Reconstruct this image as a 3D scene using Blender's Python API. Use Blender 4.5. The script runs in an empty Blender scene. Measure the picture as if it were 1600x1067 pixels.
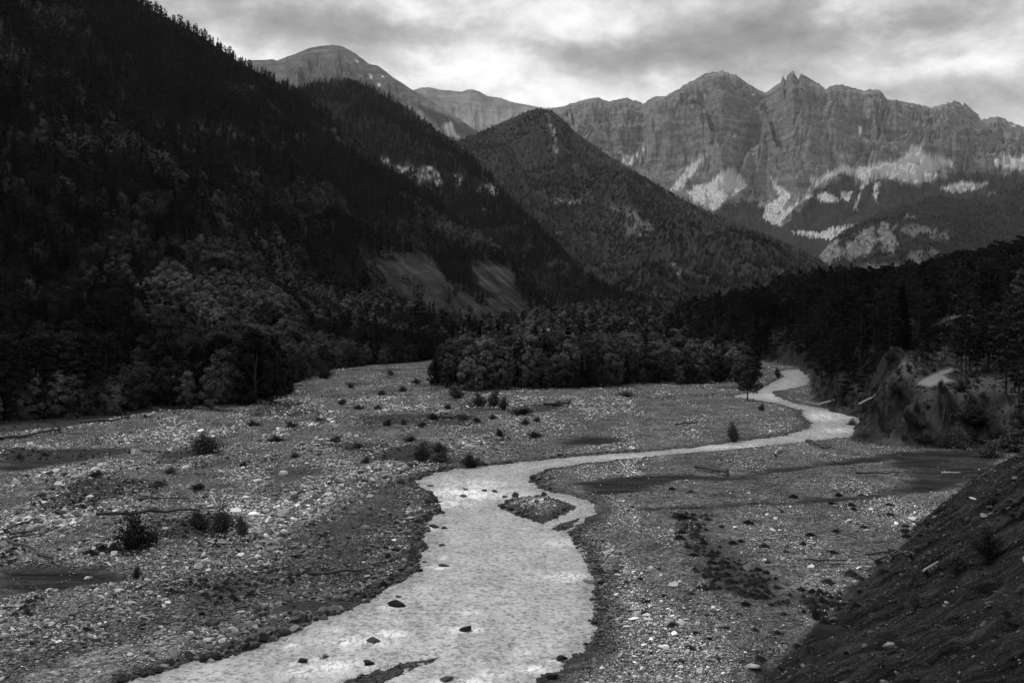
import bpy, bmesh, math, random, time
import numpy as np
T0 = time.time()
R = math.radians
rng = np.random.default_rng(7)
random.seed(7)
C = bpy.context.scene.collection
SC = bpy.context.scene

# ------------------------------------------------------------------ camera, sky, sun, exposure
CAM_H = 20.0           # metres above the gravel plain
F = 1778.0             # focal length in photo pixels (40 mm on a 36 mm sensor, 1600 px wide)
CX, HY = 800.0, 490.0  # principal column and the row of the horizon

cam_data = bpy.data.cameras.new('camera')
cam_data.sensor_width = 36.0
cam_data.lens = 36.0 * F / 1600.0
cam_data.shift_y = -(533.5 - HY) / 1600.0
cam_data.clip_start = 0.5
cam_data.clip_end = 40000.0
cam = bpy.data.objects.new('camera', cam_data)
C.objects.link(cam)
cam.location = (0, 0, CAM_H)
cam.rotation_euler = (R(90), 0, 0)
SC.camera = cam

SUN_EL, SUN_AZ = 57.0, -50.0      # azimuth from +Y towards +X: behind the summits, a little to the left
world = bpy.data.worlds.new('World')
SC.world = world
world.use_nodes = True
wn, wl = world.node_tree.nodes, world.node_tree.links
wn.clear()
def wnode(t, **kw):
    n = wn.new(t)
    for k, v in kw.items():
        setattr(n, k, v)
    return n
def wmath(op, a, b=None, clamp=False):
    n = wnode('ShaderNodeMath', operation=op, use_clamp=clamp)
    for i, v in enumerate((a, b)):
        if v is None: continue
        if isinstance(v, (int, float)): n.inputs[i].default_value = v
        else: wl.new(v, n.inputs[i])
    return n.outputs[0]
sky = wnode('ShaderNodeTexSky', sky_type='NISHITA', sun_disc=False)
sky.sun_elevation = R(SUN_EL); sky.sun_rotation = R(SUN_AZ)
bw = wnode('ShaderNodeRGBToBW'); wl.new(sky.outputs[0], bw.inputs[0])
geo = wnode('ShaderNodeTexCoord')
def wmap(scale, loc):
    m = wnode('ShaderNodeMapping'); m.inputs['Scale'].default_value = scale; m.inputs['Location'].default_value = loc
    wl.new(geo.outputs['Generated'], m.inputs['Vector']); return m.outputs[0]
def wnoise(scale, loc, s, det, rough, dist=0.0):
    n = wnode('ShaderNodeTexNoise'); wl.new(wmap(scale, loc), n.inputs['Vector'])
    n.inputs['Scale'].default_value = s; n.inputs['Detail'].default_value = det
    n.inputs['Roughness'].default_value = rough; n.inputs['Distortion'].default_value = dist
    return n.outputs['Fac']
big = wnoise((1.0, 1.0, 2.2), (0.35, 0.0, 0.1), 3.6, 4.0, 0.5, 0.3)
mid = wnoise((1.0, 1.0, 1.9), (1.7, 0.6, 2.0), 10.0, 8.0, 0.60, 0.25)
fine = wnoise((1.0, 1.0, 1.6), (4.2, 2.6, 1.0), 30.0, 6.0, 0.62, 0.2)
CLOUDS = [  # cloud bellies and brighter gaps seen in the photograph: centre (px, py), half width, half height, weight
    (450, 36, 190, 30, -0.26), (600, 50, 90, 18, -0.10), (1180, 62, 230, 34, -0.27), (960, 100, 130, 26, -0.12), (1480, 150, 170, 24, -0.20), (1450, 28, 60, 18, -0.14),
    (690, 122, 120, 30, 0.20), (350, 82, 90, 22, 0.26), (860, 30, 120, 22, 0.10), (1440, 108, 110, 18, 0.16), (1560, 60, 70, 36, 0.12), (270, 10, 60, 18, 0.08), (880, 150, 60, 18, 0.12), (1060, 118, 60, 12, 0.10)]
cover = wmath('MULTIPLY', wmath('SUBTRACT', big, 0.5), 0.45)
cover = wmath('ADD', cover, wmath('MULTIPLY', wmath('SUBTRACT', mid, 0.5), 0.85))
cover = wmath('ADD', cover, wmath('MULTIPLY', wmath('SUBTRACT', fine, 0.5), 0.32))
warp = wnoise((1.0, 1.0, 2.0), (9.0, 3.0, 5.0), 12.0, 5.0, 0.6)
for (px, py, hw, hh, wgt) in CLOUDS:
    d = np.array([(px - CX) / F, 1.0, (HY - py) / F]); ln = np.linalg.norm(d); d = d / ln
    sub = wnode('ShaderNodeVectorMath', operation='SUBTRACT'); wl.new(geo.outputs['Generated'], sub.inputs[0]); sub.inputs[1].default_value = d
    mul = wnode('ShaderNodeVectorMath', operation='MULTIPLY'); wl.new(sub.outputs[0], mul.inputs[0]); mul.inputs[1].default_value = (F / hw * ln, 3.0, F / hh * ln)
    le = wnode('ShaderNodeVectorMath', operation='LENGTH'); wl.new(mul.outputs[0], le.inputs[0])
    dist = wmath('ADD', le.outputs['Value'], wmath('MULTIPLY', wmath('SUBTRACT', warp, 0.5), 3.6))
    g = wmath('POWER', 2.718, wmath('MULTIPLY', wmath('MULTIPLY', dist, dist), -0.8))
    cover = wmath('ADD', cover, wmath('MULTIPLY', g, wgt))
cl = wmath('ADD', cover, 0.57)
ramp = wnode('ShaderNodeValToRGB'); wl.new(cl, ramp.inputs[0])
er = ramp.color_ramp
er.elements[0].position = 0.10; er.elements[0].color = (0.13, 0.13, 0.13, 1)
er.elements[1].position = 0.86; er.elements[1].color = (0.95, 0.95, 0.95, 1)
e = er.elements.new(0.34); e.color = (0.27, 0.27, 0.27, 1)
e = er.elements.new(0.50); e.color = (0.43, 0.43, 0.43, 1)
e = er.elements.new(0.64); e.color = (0.66, 0.66, 0.66, 1)
rb = wnode('ShaderNodeRGBToBW'); wl.new(ramp.outputs[0], rb.inputs[0])
lit = wmath('ADD', wmath('MULTIPLY', rb.outputs[0], 7.6), wmath('MULTIPLY', bw.outputs[0], 0.10))
bg = wnode('ShaderNodeBackground'); bg.inputs['Strength'].default_value = 0.10
comb = wnode('ShaderNodeCombineColor')
for i in range(3): wl.new(lit, comb.inputs[i])
wl.new(comb.outputs[0], bg.inputs['Color'])
out = wnode('ShaderNodeOutputWorld'); wl.new(bg.outputs[0], out.inputs['Surface'])

sun_d = bpy.data.lights.new('sun', 'SUN'); sun_d.energy = 1.5; sun_d.angle = R(10); sun_d.color = (1, 1, 1)
sun = bpy.data.objects.new('sun', sun_d); C.objects.link(sun)
sun.rotation_euler = (R(90 - SUN_EL), 0, R(180 - SUN_AZ) )
sun.location = (-300, 200, 600)

vs = SC.view_settings
SC.display_settings.display_device = 'sRGB'
vs.view_transform = 'Standard'; vs.look = 'None'; vs.gamma = 1.0; vs.use_curve_mapping = False
vs.exposure = 0.72
cy = SC.cycles
cy.use_denoising = True
cy.max_bounces = 5; cy.diffuse_bounces = 2; cy.glossy_bounces = 2; cy.transmission_bounces = 2; cy.volume_bounces = 1
cy.use_adaptive_sampling = True; cy.adaptive_threshold = 0.015
cy.caustics_reflective = False; cy.caustics_refractive = False
SC.render.filter_size = 1.2

# ------------------------------------------------------------------ numeric helpers
PERM = np.random.default_rng(3).permutation(256)
PERM = np.concatenate([PERM, PERM, PERM]).astype(np.int32)
ANG = np.random.default_rng(4).random(256) * 2 * np.pi
GX, GY = np.cos(ANG).astype(np.float32), np.sin(ANG).astype(np.float32)
def pn(x, y, seed=0):
    """gradient noise, about -0.7..0.7"""
    x = np.asarray(x, np.float64) + seed * 17.37; y = np.asarray(y, np.float64) + seed * 5.91
    xf = np.floor(x); yf = np.floor(y)
    xi = xf.astype(np.int64) & 255; yi = yf.astype(np.int64) & 255
    fx = (x - xf).astype(np.float32); fy = (y - yf).astype(np.float32)
    u = fx * fx * fx * (fx * (fx * 6 - 15) + 10); v = fy * fy * fy * (fy * (fy * 6 - 15) + 10)
    a = PERM[xi]; b = PERM[xi + 1]
    def gr(h, dx, dy): return GX[h] * dx + GY[h] * dy
    n00 = gr(PERM[a + yi], fx, fy); n10 = gr(PERM[b + yi], fx - 1, fy)
    n01 = gr(PERM[a + yi + 1], fx, fy - 1); n11 = gr(PERM[b + yi + 1], fx - 1, fy - 1)
    return (n00 + u * (n10 - n00)) * (1 - v) + (n01 + u * (n11 - n01)) * v
def fbm(x, y, o=4, seed=0, gain=0.5):
    s = 0; a = 1.0; f = 1.0
    for i in range(o):
        s = s + a * pn(x * f, y * f, seed + i); a *= gain; f *= 2.03
    return s
def ridged(x, y, o=5, seed=0, gain=0.5):
    s = 0; a = 1.0; f = 1.0; w = 1.0
    for i in range(o):
        n = 1 - np.abs(pn(x * f, y * f, seed + i)) * 2.0
        n = n * n * w; w = np.clip(n * 1.6, 0, 1)
        s = s + a * n; a *= gain; f *= 2.07
    return s
def sstep(a, b, x):
    t = np.clip((x - a) / (b - a), 0, 1); return t * t * (3 - 2 * t)
def interp(x, pts):
    p = np.array(pts, float); return np.interp(x, p[:, 0], p[:, 1])
def gp(px, py, z=0.0):
    """photo pixel -> point on the level plane at height z"""
    Y = (CAM_H - z) * F / (py - HY); return ((px - CX) / F * Y, Y)
def gpoly(pts, z=0.0): return np.array([gp(p[0], p[1], z) for p in pts])
def sdpoly(X, Y, poly, margin=1e9):
    """signed distance to a closed polygon, negative inside; +margin outside its box"""
    P = np.asarray(poly, float); out = np.full(X.shape, margin if margin < 1e8 else 1e6, np.float64)
    m = (X > P[:, 0].min() - margin) & (X < P[:, 0].max() + margin) & (Y > P[:, 1].min() - margin) & (Y < P[:, 1].max() + margin)
    if not m.any(): return out
    x = X[m]; y = Y[m]; d2 = np.full(x.shape, 1e12); ins = np.zeros(x.shape, bool)
    n = len(P)
    for i in range(n):
        ax, ay = P[i]; bx, by = P[(i + 1) % n]; ex, ey = bx - ax, by - ay
        L = ex * ex + ey * ey + 1e-9
        t = np.clip(((x - ax) * ex + (y - ay) * ey) / L, 0, 1)
        dx = x - ax - t * ex; dy = y - ay - t * ey
        d2 = np.minimum(d2, dx * dx + dy * dy)
        c = ((ay > y) != (by > y))
        if abs(by - ay) > 1e-9: ins ^= c & (x < (bx - ax) * (y - ay) / (by - ay) + ax)
    d = np.sqrt(d2); out[m] = np.where(ins, -d, d); return out
def polyl(X, Y, P):
    """distance and arc length to an open polyline"""
    P = np.asarray(P, float); d2 = np.full(X.shape, 1e12); s = np.zeros(X.shape); acc = 0.0
    for i in range(len(P) - 1):
        ax, ay = P[i]; ex, ey = P[i + 1] - P[i]; L = ex * ex + ey * ey; l = math.sqrt(L)
        t = np.clip(((X - ax) * ex + (Y - ay) * ey) / L, 0, 1)
        dd = (X - ax - t * ex) ** 2 + (Y - ay - t * ey) ** 2
        k = dd < d2; d2 = np.where(k, dd, d2); s = np.where(k, acc + t * l, s); acc += l
    return np.sqrt(d2), s
def topix(X, Y, Z):
    Y = np.maximum(Y, 1.0); return CX + X / Y * F, HY - (Z - CAM_H) / Y * F

# ------------------------------------------------------------------ object helpers
def props(o, label=None, cat=None, group=None, kind=None):
    if label: o['label'] = label
    if cat: o['category'] = cat
    if group: o['group'] = group
    if kind: o['kind'] = kind
    return o
def link(name, me, mat=None, parent=None, loc=None, rot=None, scale=None):
    o = bpy.data.objects.new(name, me); C.objects.link(o)
    if mat is not None and me is not None and len(me.materials) == 0: me.materials.append(mat)
    if parent is not None: o.parent = parent
    if loc is not None: o.location = loc
    if rot is not None: o.rotation_euler = rot
    if scale is not None: o.scale = scale
    return o
def mesh_np(name, V, Fc, smooth=True):
    """V (n,3) and faces (m,k) as numpy arrays, quickly"""
    V = np.asarray(V, np.float32); Fc = np.asarray(Fc, np.int32)
    me = bpy.data.meshes.new(name); k = Fc.shape[1]
    me.vertices.add(len(V)); me.vertices.foreach_set('co', V.ravel())
    me.loops.add(Fc.size); me.loops.foreach_set('vertex_index', Fc.ravel())
    me.polygons.add(len(Fc)); me.polygons.foreach_set('loop_start', np.arange(0, Fc.size, k, dtype=np.int32))
    me.polygons.foreach_set('loop_total', np.full(len(Fc), k, np.int32))
    me.polygons.foreach_set('use_smooth', np.full(len(Fc), smooth))
    me.update(calc_edges=True); return me
def attr(me, name, val):
    a = me.attributes.new(name, 'FLOAT', 'POINT'); a.data.foreach_set('value', np.asarray(val, np.float32).ravel())
def gridfaces(nr, nc):
    i = np.arange(nr - 1)[:, None] * nc + np.arange(nc - 1)[None, :]
    return np.stack([i, i + 1, i + nc + 1, i + nc], -1).reshape(-1, 4)

# ------------------------------------------------------------------ materials (grey throughout: the photograph is black and white)
class NT:
    def __init__(s, name):
        s.m = bpy.data.materials.new(name); s.m.use_nodes = True
        s.n, s.l = s.m.node_tree.nodes, s.m.node_tree.links
        s.b = s.n['Principled BSDF']; s.o = s.n['Material Output']
    def new(s, t, **kw):
        n = s.n.new(t)
        for k, v in kw.items(): setattr(n, k, v)
        return n
    def put(s, sock, v):
        if isinstance(v, (int, float)): sock.default_value = v
        elif isinstance(v, tuple): sock.default_value = v
        else: s.l.new(v, sock)
    def math(s, op, a, b=None, clamp=False):
        n = s.new('ShaderNodeMath', operation=op, use_clamp=clamp); s.put(n.inputs[0], a)
        if b is not None: s.put(n.inputs[1], b)
        return n.outputs[0]
    def mix(s, f, a, b):
        n = s.new('ShaderNodeMix', data_type='FLOAT'); s.put(n.inputs[0], f); s.put(n.inputs[2], a); s.put(n.inputs[3], b); return n.outputs[0]
    def rng(s, v, a, b, c=0.0, d=1.0):
        n = s.new('ShaderNodeMapRange'); s.put(n.inputs[0], v)
        for i, q in enumerate((a, b, c, d)): n.inputs[i + 1].default_value = q
        return n.outputs[0]
    def noise(s, scale, det=4, rough=0.55, vec=None, dist=0.0):
        n = s.new('ShaderNodeTexNoise'); n.inputs['Scale'].default_value = scale; n.inputs['Detail'].default_value = det
        n.inputs['Roughness'].default_value = rough; n.inputs['Distortion'].default_value = dist
        s.l.new(vec if vec is not None else s.pos(), n.inputs['Vector']); return n.outputs['Fac']
    def voro(s, scale, vec=None, feature='F1', out='Distance'):
        n = s.new('ShaderNodeTexVoronoi', feature=feature); n.inputs['Scale'].default_value = scale
        s.l.new(vec if vec is not None else s.pos(), n.inputs['Vector']); return n.outputs[out]
    def pos(s):
        if not hasattr(s, '_p'): s._p = s.new('ShaderNodeNewGeometry').outputs['Position']
        return s._p
    def objc(s):
        if not hasattr(s, '_q'): s._q = s.new('ShaderNodeTexCoord').outputs['Object']
        return s._q
    def mapv(s, vec, scale, rot=(0, 0, 0)):
        m = s.new('ShaderNodeMapping'); m.inputs['Scale'].default_value = scale; m.inputs['Rotation'].default_value = rot
        s.l.new(vec, m.inputs['Vector']); return m.outputs[0]
    def at(s, name, kind='GEOMETRY'):
        n = s.new('ShaderNodeAttribute', attribute_type=kind); n.attribute_name = name; return n.outputs['Fac']
    def rand(s):
        return s.new('ShaderNodeObjectInfo').outputs['Random']
    def grey(s, v):
        n = s.new('ShaderNodeCombineColor')
        for i in range(3): s.put(n.inputs[i], v)
        s.l.new(n.outputs[0], s.b.inputs['Base Color'])
    def bump(s, h, dist, strength=1.0):
        n = s.new('ShaderNodeBump'); n.inputs['Distance'].default_value = dist; n.inputs['Strength'].default_value = strength
        s.l.new(h, n.inputs['Height']); s.l.new(n.outputs[0], s.b.inputs['Normal'])
    def done(s, rough=0.9, spec=0.2):
        s.put(s.b.inputs['Roughness'], rough); s.put(s.b.inputs['Specular IOR Level'], spec); return s.m

def mat_ground():
    t = NT('gravel_ground')
    silt, wet, veg, bank, pale, spit = [t.at(n) for n in ('silt', 'wet', 'veg', 'bank', 'pale', 'spit')]
    v1 = t.voro(5.5, out='Color'); vb = t.new('ShaderNodeRGBToBW'); t.l.new(v1, vb.inputs[0])
    v2 = t.voro(2.1, out='Color'); vc = t.new('ShaderNodeRGBToBW'); t.l.new(v2, vc.inputs[0])
    n1 = t.noise(0.22, 5, 0.6); n2 = t.noise(11.0, 3, 0.7); n3 = t.noise(1.3, 5, 0.65)
    peb = t.math('ADD', t.math('MULTIPLY', t.math('POWER', vb.outputs[0], 1.8), 0.34), t.math('MULTIPLY', t.math('POWER', vc.outputs[0], 2.0), 0.20))
    peb = t.math('MULTIPLY', peb, t.rng(n2, 0.35, 0.7, 0.25, 1.45))
    peb = t.math('MULTIPLY', t.math('ADD', peb, 0.012), 0.76)
    peb = t.math('MULTIPLY', peb, t.rng(n1, 0.3, 0.7, 0.5, 1.3))
    peb = t.math('MULTIPLY', peb, t.rng(t.noise(0.05, 4, 0.6), 0.35, 0.65, 0.7, 1.15))
    peb = t.math('MULTIPLY', peb, t.rng(n3, 0.3, 0.7, 0.72, 1.2))
    st = t.math('MULTIPLY', t.rng(t.noise(0.8, 5, 0.6, t.mapv(t.pos(), (0.35, 1.6, 1.0))), 0.35, 0.65, 0.006, 0.026), t.rng(n2, 0.3, 0.7, 0.85, 1.15))
    peb = t.math('MULTIPLY', peb, t.math('ADD', 1.0, t.math('MULTIPLY', spit, 0.8)))      # the washed tongue of fine pale gravel
    c = t.mix(silt, peb, st)
    c = t.mix(t.math('MULTIPLY', wet, t.rng(n3, 0.25, 0.6, 1.0, 0.6)), c, t.math('MULTIPLY', c, 0.22))
    grs = t.rng(t.noise(0.9, 6, 0.7), 0.3, 0.7, 0.012, 0.05)
    c = t.mix(veg, c, grs)
    # bank: dark marl scree with paler crumbs and rills
    crumb = t.rng(t.noise(11.0, 6, 0.8), 0.5, 0.74, 0.0, 1.0)
    dn = t.mapv(t.mapv(t.pos(), (1, 1, 1), (0, 0, R(29.5))), (0.22, 1.6, 0.5))      # x now runs down the slope
    streak = t.noise(0.8, 6, 0.7, dn)
    bk = t.math('MULTIPLY', t.rng(t.noise(0.35, 6, 0.65), 0.3, 0.7, 0.005, 0.018), t.rng(t.noise(2.2, 5, 0.7), 0.3, 0.7, 0.6, 1.4))
    bed = t.noise(1.0, 5, 0.7, t.mapv(t.mapv(t.pos(), (1, 1, 1), (0, R(32), 0)), (0.25, 0.25, 1.7)))
    bk = t.math('MULTIPLY', bk, t.rng(streak, 0.38, 0.62, 0.15, 1.7))
    bk = t.math('MULTIPLY', bk, t.rng(bed, 0.35, 0.65, 0.5, 1.5))
    bk = t.math('ADD', bk, t.math('MULTIPLY', crumb, t.rng(streak, 0.35, 0.65, 0.010, 0.085)))
    bk = t.mix(veg, bk, grs)
    c = t.mix(bank, c, bk)
    c = t.mix(pale, c, t.rng(n2, 0.3, 0.7, 0.22, 0.34))
    t.grey(c)
    h = t.math('ADD', t.math('MULTIPLY', t.voro(5.5), -0.5), t.math('MULTIPLY', t.noise(3.0, 6, 0.7), 0.8))
    t.bump(t.math('MULTIPLY', h, t.math('SUBTRACT', 1.0, t.math('MULTIPLY', silt, 0.8))), 0.22, 0.8)
    return t.done(t.mix(wet, 0.95, 0.7), t.mix(wet, 0.03, 0.12))
def mat_rock(name, inst):
    t = NT(name)
    tone = t.at('tone', 'INSTANCER') if inst else t.at('tone', 'OBJECT')
    r = t.rand()
    c = t.math('MULTIPLY', tone, t.rng(r, 0, 1, 0.38, 1.5))
    c = t.math('MULTIPLY', c, t.rng(t.noise(3.0, 5, 0.65, t.objc()), 0.3, 0.7, 0.72, 1.22))
    t.grey(c)
    if not inst: t.bump(t.noise(7.0, 5, 0.7, t.objc()), 0.06, 0.7)
    return t.done(0.9, 0.12)
def mat_water():
    t = NT('silty_river_water')
    foam = t.at('foam'); shal = t.at('shallow')
    v = t.mapv(t.pos(), (1.0, 0.42, 1.0), (0, 0, R(-8)))
    n1 = t.noise(1.1, 5, 0.6, v, 0.6); n2 = t.noise(4.2, 4, 0.62, v, 0.4); n3 = t.noise(0.25, 4, 0.6, v)
    fm = t.math('MULTIPLY', foam, t.rng(t.math('ADD', t.math('MULTIPLY', n2, 0.6), t.math('MULTIPLY', n1, 0.5)), 0.49, 0.60, 0.0, 1.0))
    sp = t.rng(t.math('ADD', n2, t.math('MULTIPLY', n1, 0.5)), 0.90, 1.05, 0.0, 0.35)
    fm = t.math('ADD', fm, sp, True)
    base = t.math('MULTIPLY', t.rng(t.noise(0.22, 4, 0.6, t.mapv(t.pos(), (1.6, 0.5, 1.0), (0, 0, R(-14)))), 0.3, 0.7, 0.33, 0.50), t.rng(t.noise(4.6, 4, 0.7, t.mapv(t.pos(), (0.6, 0.5, 1.0)), 0.4), 0.36, 0.54, 0.36, 1.08))
    base = t.mix(shal, base, t.math('MULTIPLY', base, 0.75))
    t.grey(t.mix(fm, base, 0.80))
    h = t.math('ADD', n1, t.math('MULTIPLY', n2, 0.45))
    t.bump(h, 0.22, 1.0)
    t.put(t.b.inputs['IOR'], 1.33)
    return t.done(t.mix(fm, 0.16, 0.7), 0.5)
def mat_leaf(name, lo, hi, bright=0.0):
    t = NT(name)
    r = t.rand()
    n = t.noise(0.55, 3, 0.6, t.objc())
    c = t.math('MULTIPLY', t.rng(r, 0, 1, lo, hi), t.rng(n, 0.3, 0.7, 0.65, 1.3))
    if bright: c = t.math('MULTIPLY', c, t.rng(t.noise(0.016, 3, 0.6), 0.36, 0.66, 1 - bright, 1 + bright))
    t.grey(c)
    return t.done(0.9, 0.0)
def mat_bark():
    t = NT('bark')
    t.grey(t.rng(t.noise(3.0, 5, 0.7, t.mapv(t.objc(), (4, 4, 0.7))), 0.3, 0.7, 0.015, 0.05)); return t.done(0.9, 0.05)
def mat_wood(name, a, b):
    t = NT(name)
    t.grey(t.math('MULTIPLY', t.rng(t.noise(2.0, 6, 0.7, t.mapv(t.objc(), (0.6, 6, 6))), 0.3, 0.7, a, b), t.rng(t.rand(), 0, 1, 0.8, 1.2))); return t.done(0.85, 0.2)
def mat_hill(name, floor_lo, floor_hi, rock_lo, rock_hi, sc):
    """hillside: forest floor and undergrowth, bare rock and scree by the attributes laid on the mesh"""
    t = NT(name)
    rock, scree, snow = t.at('rock'), t.at('scree'), t.at('snow')
    n1 = t.noise(0.9 * sc, 6, 0.65); n2 = t.noise(0.16 * sc, 5, 0.6); n3 = t.noise(3.1 * sc, 4, 0.7)
    strat = t.noise(1.0, 5, 0.65, t.mapv(t.pos(), (0.12 * sc, 0.12 * sc, 0.9 * sc)))
    fl = t.math('MULTIPLY', t.rng(n1, 0.3, 0.7, floor_lo, floor_hi), t.rng(n2, 0.3, 0.7, 0.75, 1.25))
    rk = t.math('MULTIPLY', t.rng(t.math('ADD', t.math('MULTIPLY', strat, 0.55), t.math('MULTIPLY', n1, 0.45)), 0.32, 0.68, rock_lo, rock_hi), t.rng(n3, 0.3, 0.7, 0.8, 1.2))
    c = t.mix(rock, fl, rk)
    c = t.mix(scree, c, t.rng(n3, 0.3, 0.7, 0.56, 0.76))
    c = t.mix(snow, c, 0.8)
    t.grey(c)
    t.bump(t.math('ADD', n1, t.math('MULTIPLY', n3, 0.5)), 2.2 / sc, 0.7)
    return t.done(0.95, 0.02)
M = {}
M['ground'] = mat_ground()
M['rock_i'] = mat_rock('river_stone', True); M['rock'] = mat_rock('boulder_stone', False)
M['water'] = mat_water()
M['leaf'] = mat_leaf('broad_leaves', 0.012, 0.070, 0.8); M['needle'] = mat_leaf('pine_needles', 0.006, 0.022, 0.5)
M['spruce'] = mat_leaf('spruce_needles', 0.004, 0.011, 0.4)
M['shrub'] = mat_leaf('shrub_leaves', 0.028, 0.075); M['grass'] = mat_leaf('dry_grass', 0.055, 0.14)
M['bark'] = mat_bark(); M['wood'] = mat_wood('dark_driftwood', 0.025, 0.075); M['palewood'] = mat_wood('bleached_wood', 0.18, 0.38)

# ------------------------------------------------------------------ plan of the valley floor, traced as ground points
WZ = -0.30     # water level
RIVER = gpoly([(-60,1130),(100,1090),(178,1067),(225,1053),(266,1044),(297,1033),(344,1025),(387,1012),(427,999),(469,979),(503,965),(545,951),
 (575,933),(606,917),(640,900),(650,890),(653,870),(659,851),(663,836),(660,823),(672,807),(690,800),(681,789),(676,777),(659,764),(644,752),
 (665,742),(712,732),(787,725),(850,718),(900,713),(953,709),(1022,705),(1091,698),(1159,689),(1223,681),(1260,671),(1270,661),(1258,653),
 (1250,641),(1222,632),(1189,627),(1172,623),(1150,621),(1146,618),(1180,613),(1204,599),(1226,588),(1214,581),(1232,577),(1262,578),(1266,589),
 (1262,601),(1238,607),(1206,612),(1208,617),(1240,630),(1282,637),(1315,644),(1346,651),(1344,665),(1328,683),(1262,690),(1194,697),(1125,704),
 (1056,709),(987,717),(919,724),(868,731),(847,736),(834,743),(831,751),(844,762),(869,770),(901,776),(926,785),(932,797),(915,815),(892,828),(888,838),
 (900,847),(908,857),(918,869),(926,889),(932,909),(931,937),(934,956),(926,981),(922,1000),(912,1019),(884,1038),(872,1048),(852,1058),(838,1075),(820,1110),(812,1150)], WZ)
ISLES = [gpoly([(781,791),(803,781),(828,777),(853,776),(887,785),(899,793),(881,804),(862,812),(847,818),(828,811),(803,801)], WZ),
         gpoly([(862,826),(874,820),(890,814),(908,808),(900,817),(884,828),(872,830)], WZ),
         gpoly([(520,1072),(545,1062),(592,1047),(640,1034),(690,1025),(672,1035),(650,1043),(620,1056),(590,1072)], WZ)]
SILT = [gpoly(p) for p in ([(893,752),(930,746),(1000,741),(1072,739),(1140,743),(1200,734),(1260,727),(1331,718),(1372,709),(1400,704),(1450,703),(1530,703),(1560,712),(1560,740),(1505,757),(1440,770),
   (1400,772),(1330,779),(1262,786),(1160,791),(1090,795),(1005,796),(975,790),(1060,791),(1160,786),(1262,780),(1340,772),(1400,763),(1420,748),(1400,728),(1395,716),(1350,722),(1270,732),(1200,741),(1140,749),(1072,748),(1010,764),(962,773),(925,768),(905,762)],
  [(0,893),(60,888),(130,890),(205,893),(190,908),(120,915),(60,926),(0,930)],
  [(0,702),(80,702),(170,698),(205,700),(170,708),(110,722),(40,735),(0,738)],
  [(880,688),(920,681),(960,684),(985,692),(930,696),(885,694)],
  [(610,700),(655,694),(690,697),(690,718),(640,722),(600,716)],
  [(420,945),(470,940),(560,938),(540,945),(450,955)],
  [(1150,1040),(1190,1030),(1235,1050),(1250,1075),(1180,1080)])]
WET = gpoly([(712,731),(650,735),(587,744),(556,757),(550,781),(503,806),(447,815),(400,862),(300,900),(215,935),(120,972),(40,1000),(-60,1020),(-60,1140),(90,1100),(230,1062),(400,1012),(570,945),(650,900),(664,840),(690,800),(660,762)])
HOLLOWS = [gpoly(p) for p in ([(118,748),(165,742),(235,748),(245,758),(228,774),(160,782),(140,800),(70,798),(60,784),(100,772)], [(0,704),(60,702),(180,706),(175,714),(90,716),(0,722)], [(185,700),(260,704),(340,700),(345,712),(250,716)],
  [(250,808),(330,800),(385,806),(380,838),(330,846),(260,842)], [(120,856),(175,850),(240,862),(225,876),(150,874)], [(0,862),(30,868),(35,885),(0,890)], [(560,652),(690,645),(760,652),(740,664),(640,662),(570,662)], [(480,690),(600,690),(690,702),(640,712),(520,700)],
  [(400,640),(470,636),(520,644),(460,652),(400,650)], [(650,690),(700,692),(715,722),(660,726),(600,722),(580,716)], [(700,622),(800,632),(880,632),(860,642),(740,642)], [(1120,868),(1145,880),(1200,932),(1190,942),(1140,925),(1120,900)], [(1270,938),(1345,942),(1370,930),(1380,946),(1320,960)],
  [(1040,800),(1090,805),(1110,850),(1120,880),(1090,870),(1060,830)])]
SPIT = gpoly([(-40,1090),(60,1045),(140,1015),(250,990),(330,984),(320,1000),(250,1025),(170,1055),(90,1095)])    # light fine-gravel tongue
FOOT = np.array([(-40,-30),(-25,-5),(-10,20),(2,42),(13,61),(24,81),(37,105),(50,128),(58,140),(68,146),(79,151),(83,158),(76,165),(66,168.5),(58,170.5),(55,181),(61,200),(67,214),
  (67,228),(65,236),(69,262),(85,322),(97,370),(106,430),(102,480),(86,530),(80,600),(96,700),(130,900),(190,1300),(230,1800)], float)
RIGHT = np.vstack([FOOT, [(3000,1800),(3000,-30)]])
LFOOT = [(-200,185),(-60,203),(0,211),(120,222),(230,243),(300,250),(400,268),(450,318),(485,390),(560,440),(640,478),(690,520),(720,640),(770,760),(830,900),(880,1050),(960,1250)]  # column -> distance of the left slope's foot
TRACK = [(1433,600),(1441,593),(1455,586),(1473,579),(1488,575),(1486,580),(1474,585),(1482,592),(1490,595),(1470,599),(1452,604)]
NOSE = [(1380,580),(1402,560),(1425,562),(1432,578),(1415,592),(1395,590)]
BARE = [(1480,604),(1520,592),(1570,588),(1570,606),(1520,622),(1495,640),(1470,625)]
CLEAR = [(1448,492),(1470,488),(1500,488),(1535,489),(1545,496),(1520,501),(1480,500),(1450,498)]

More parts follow.
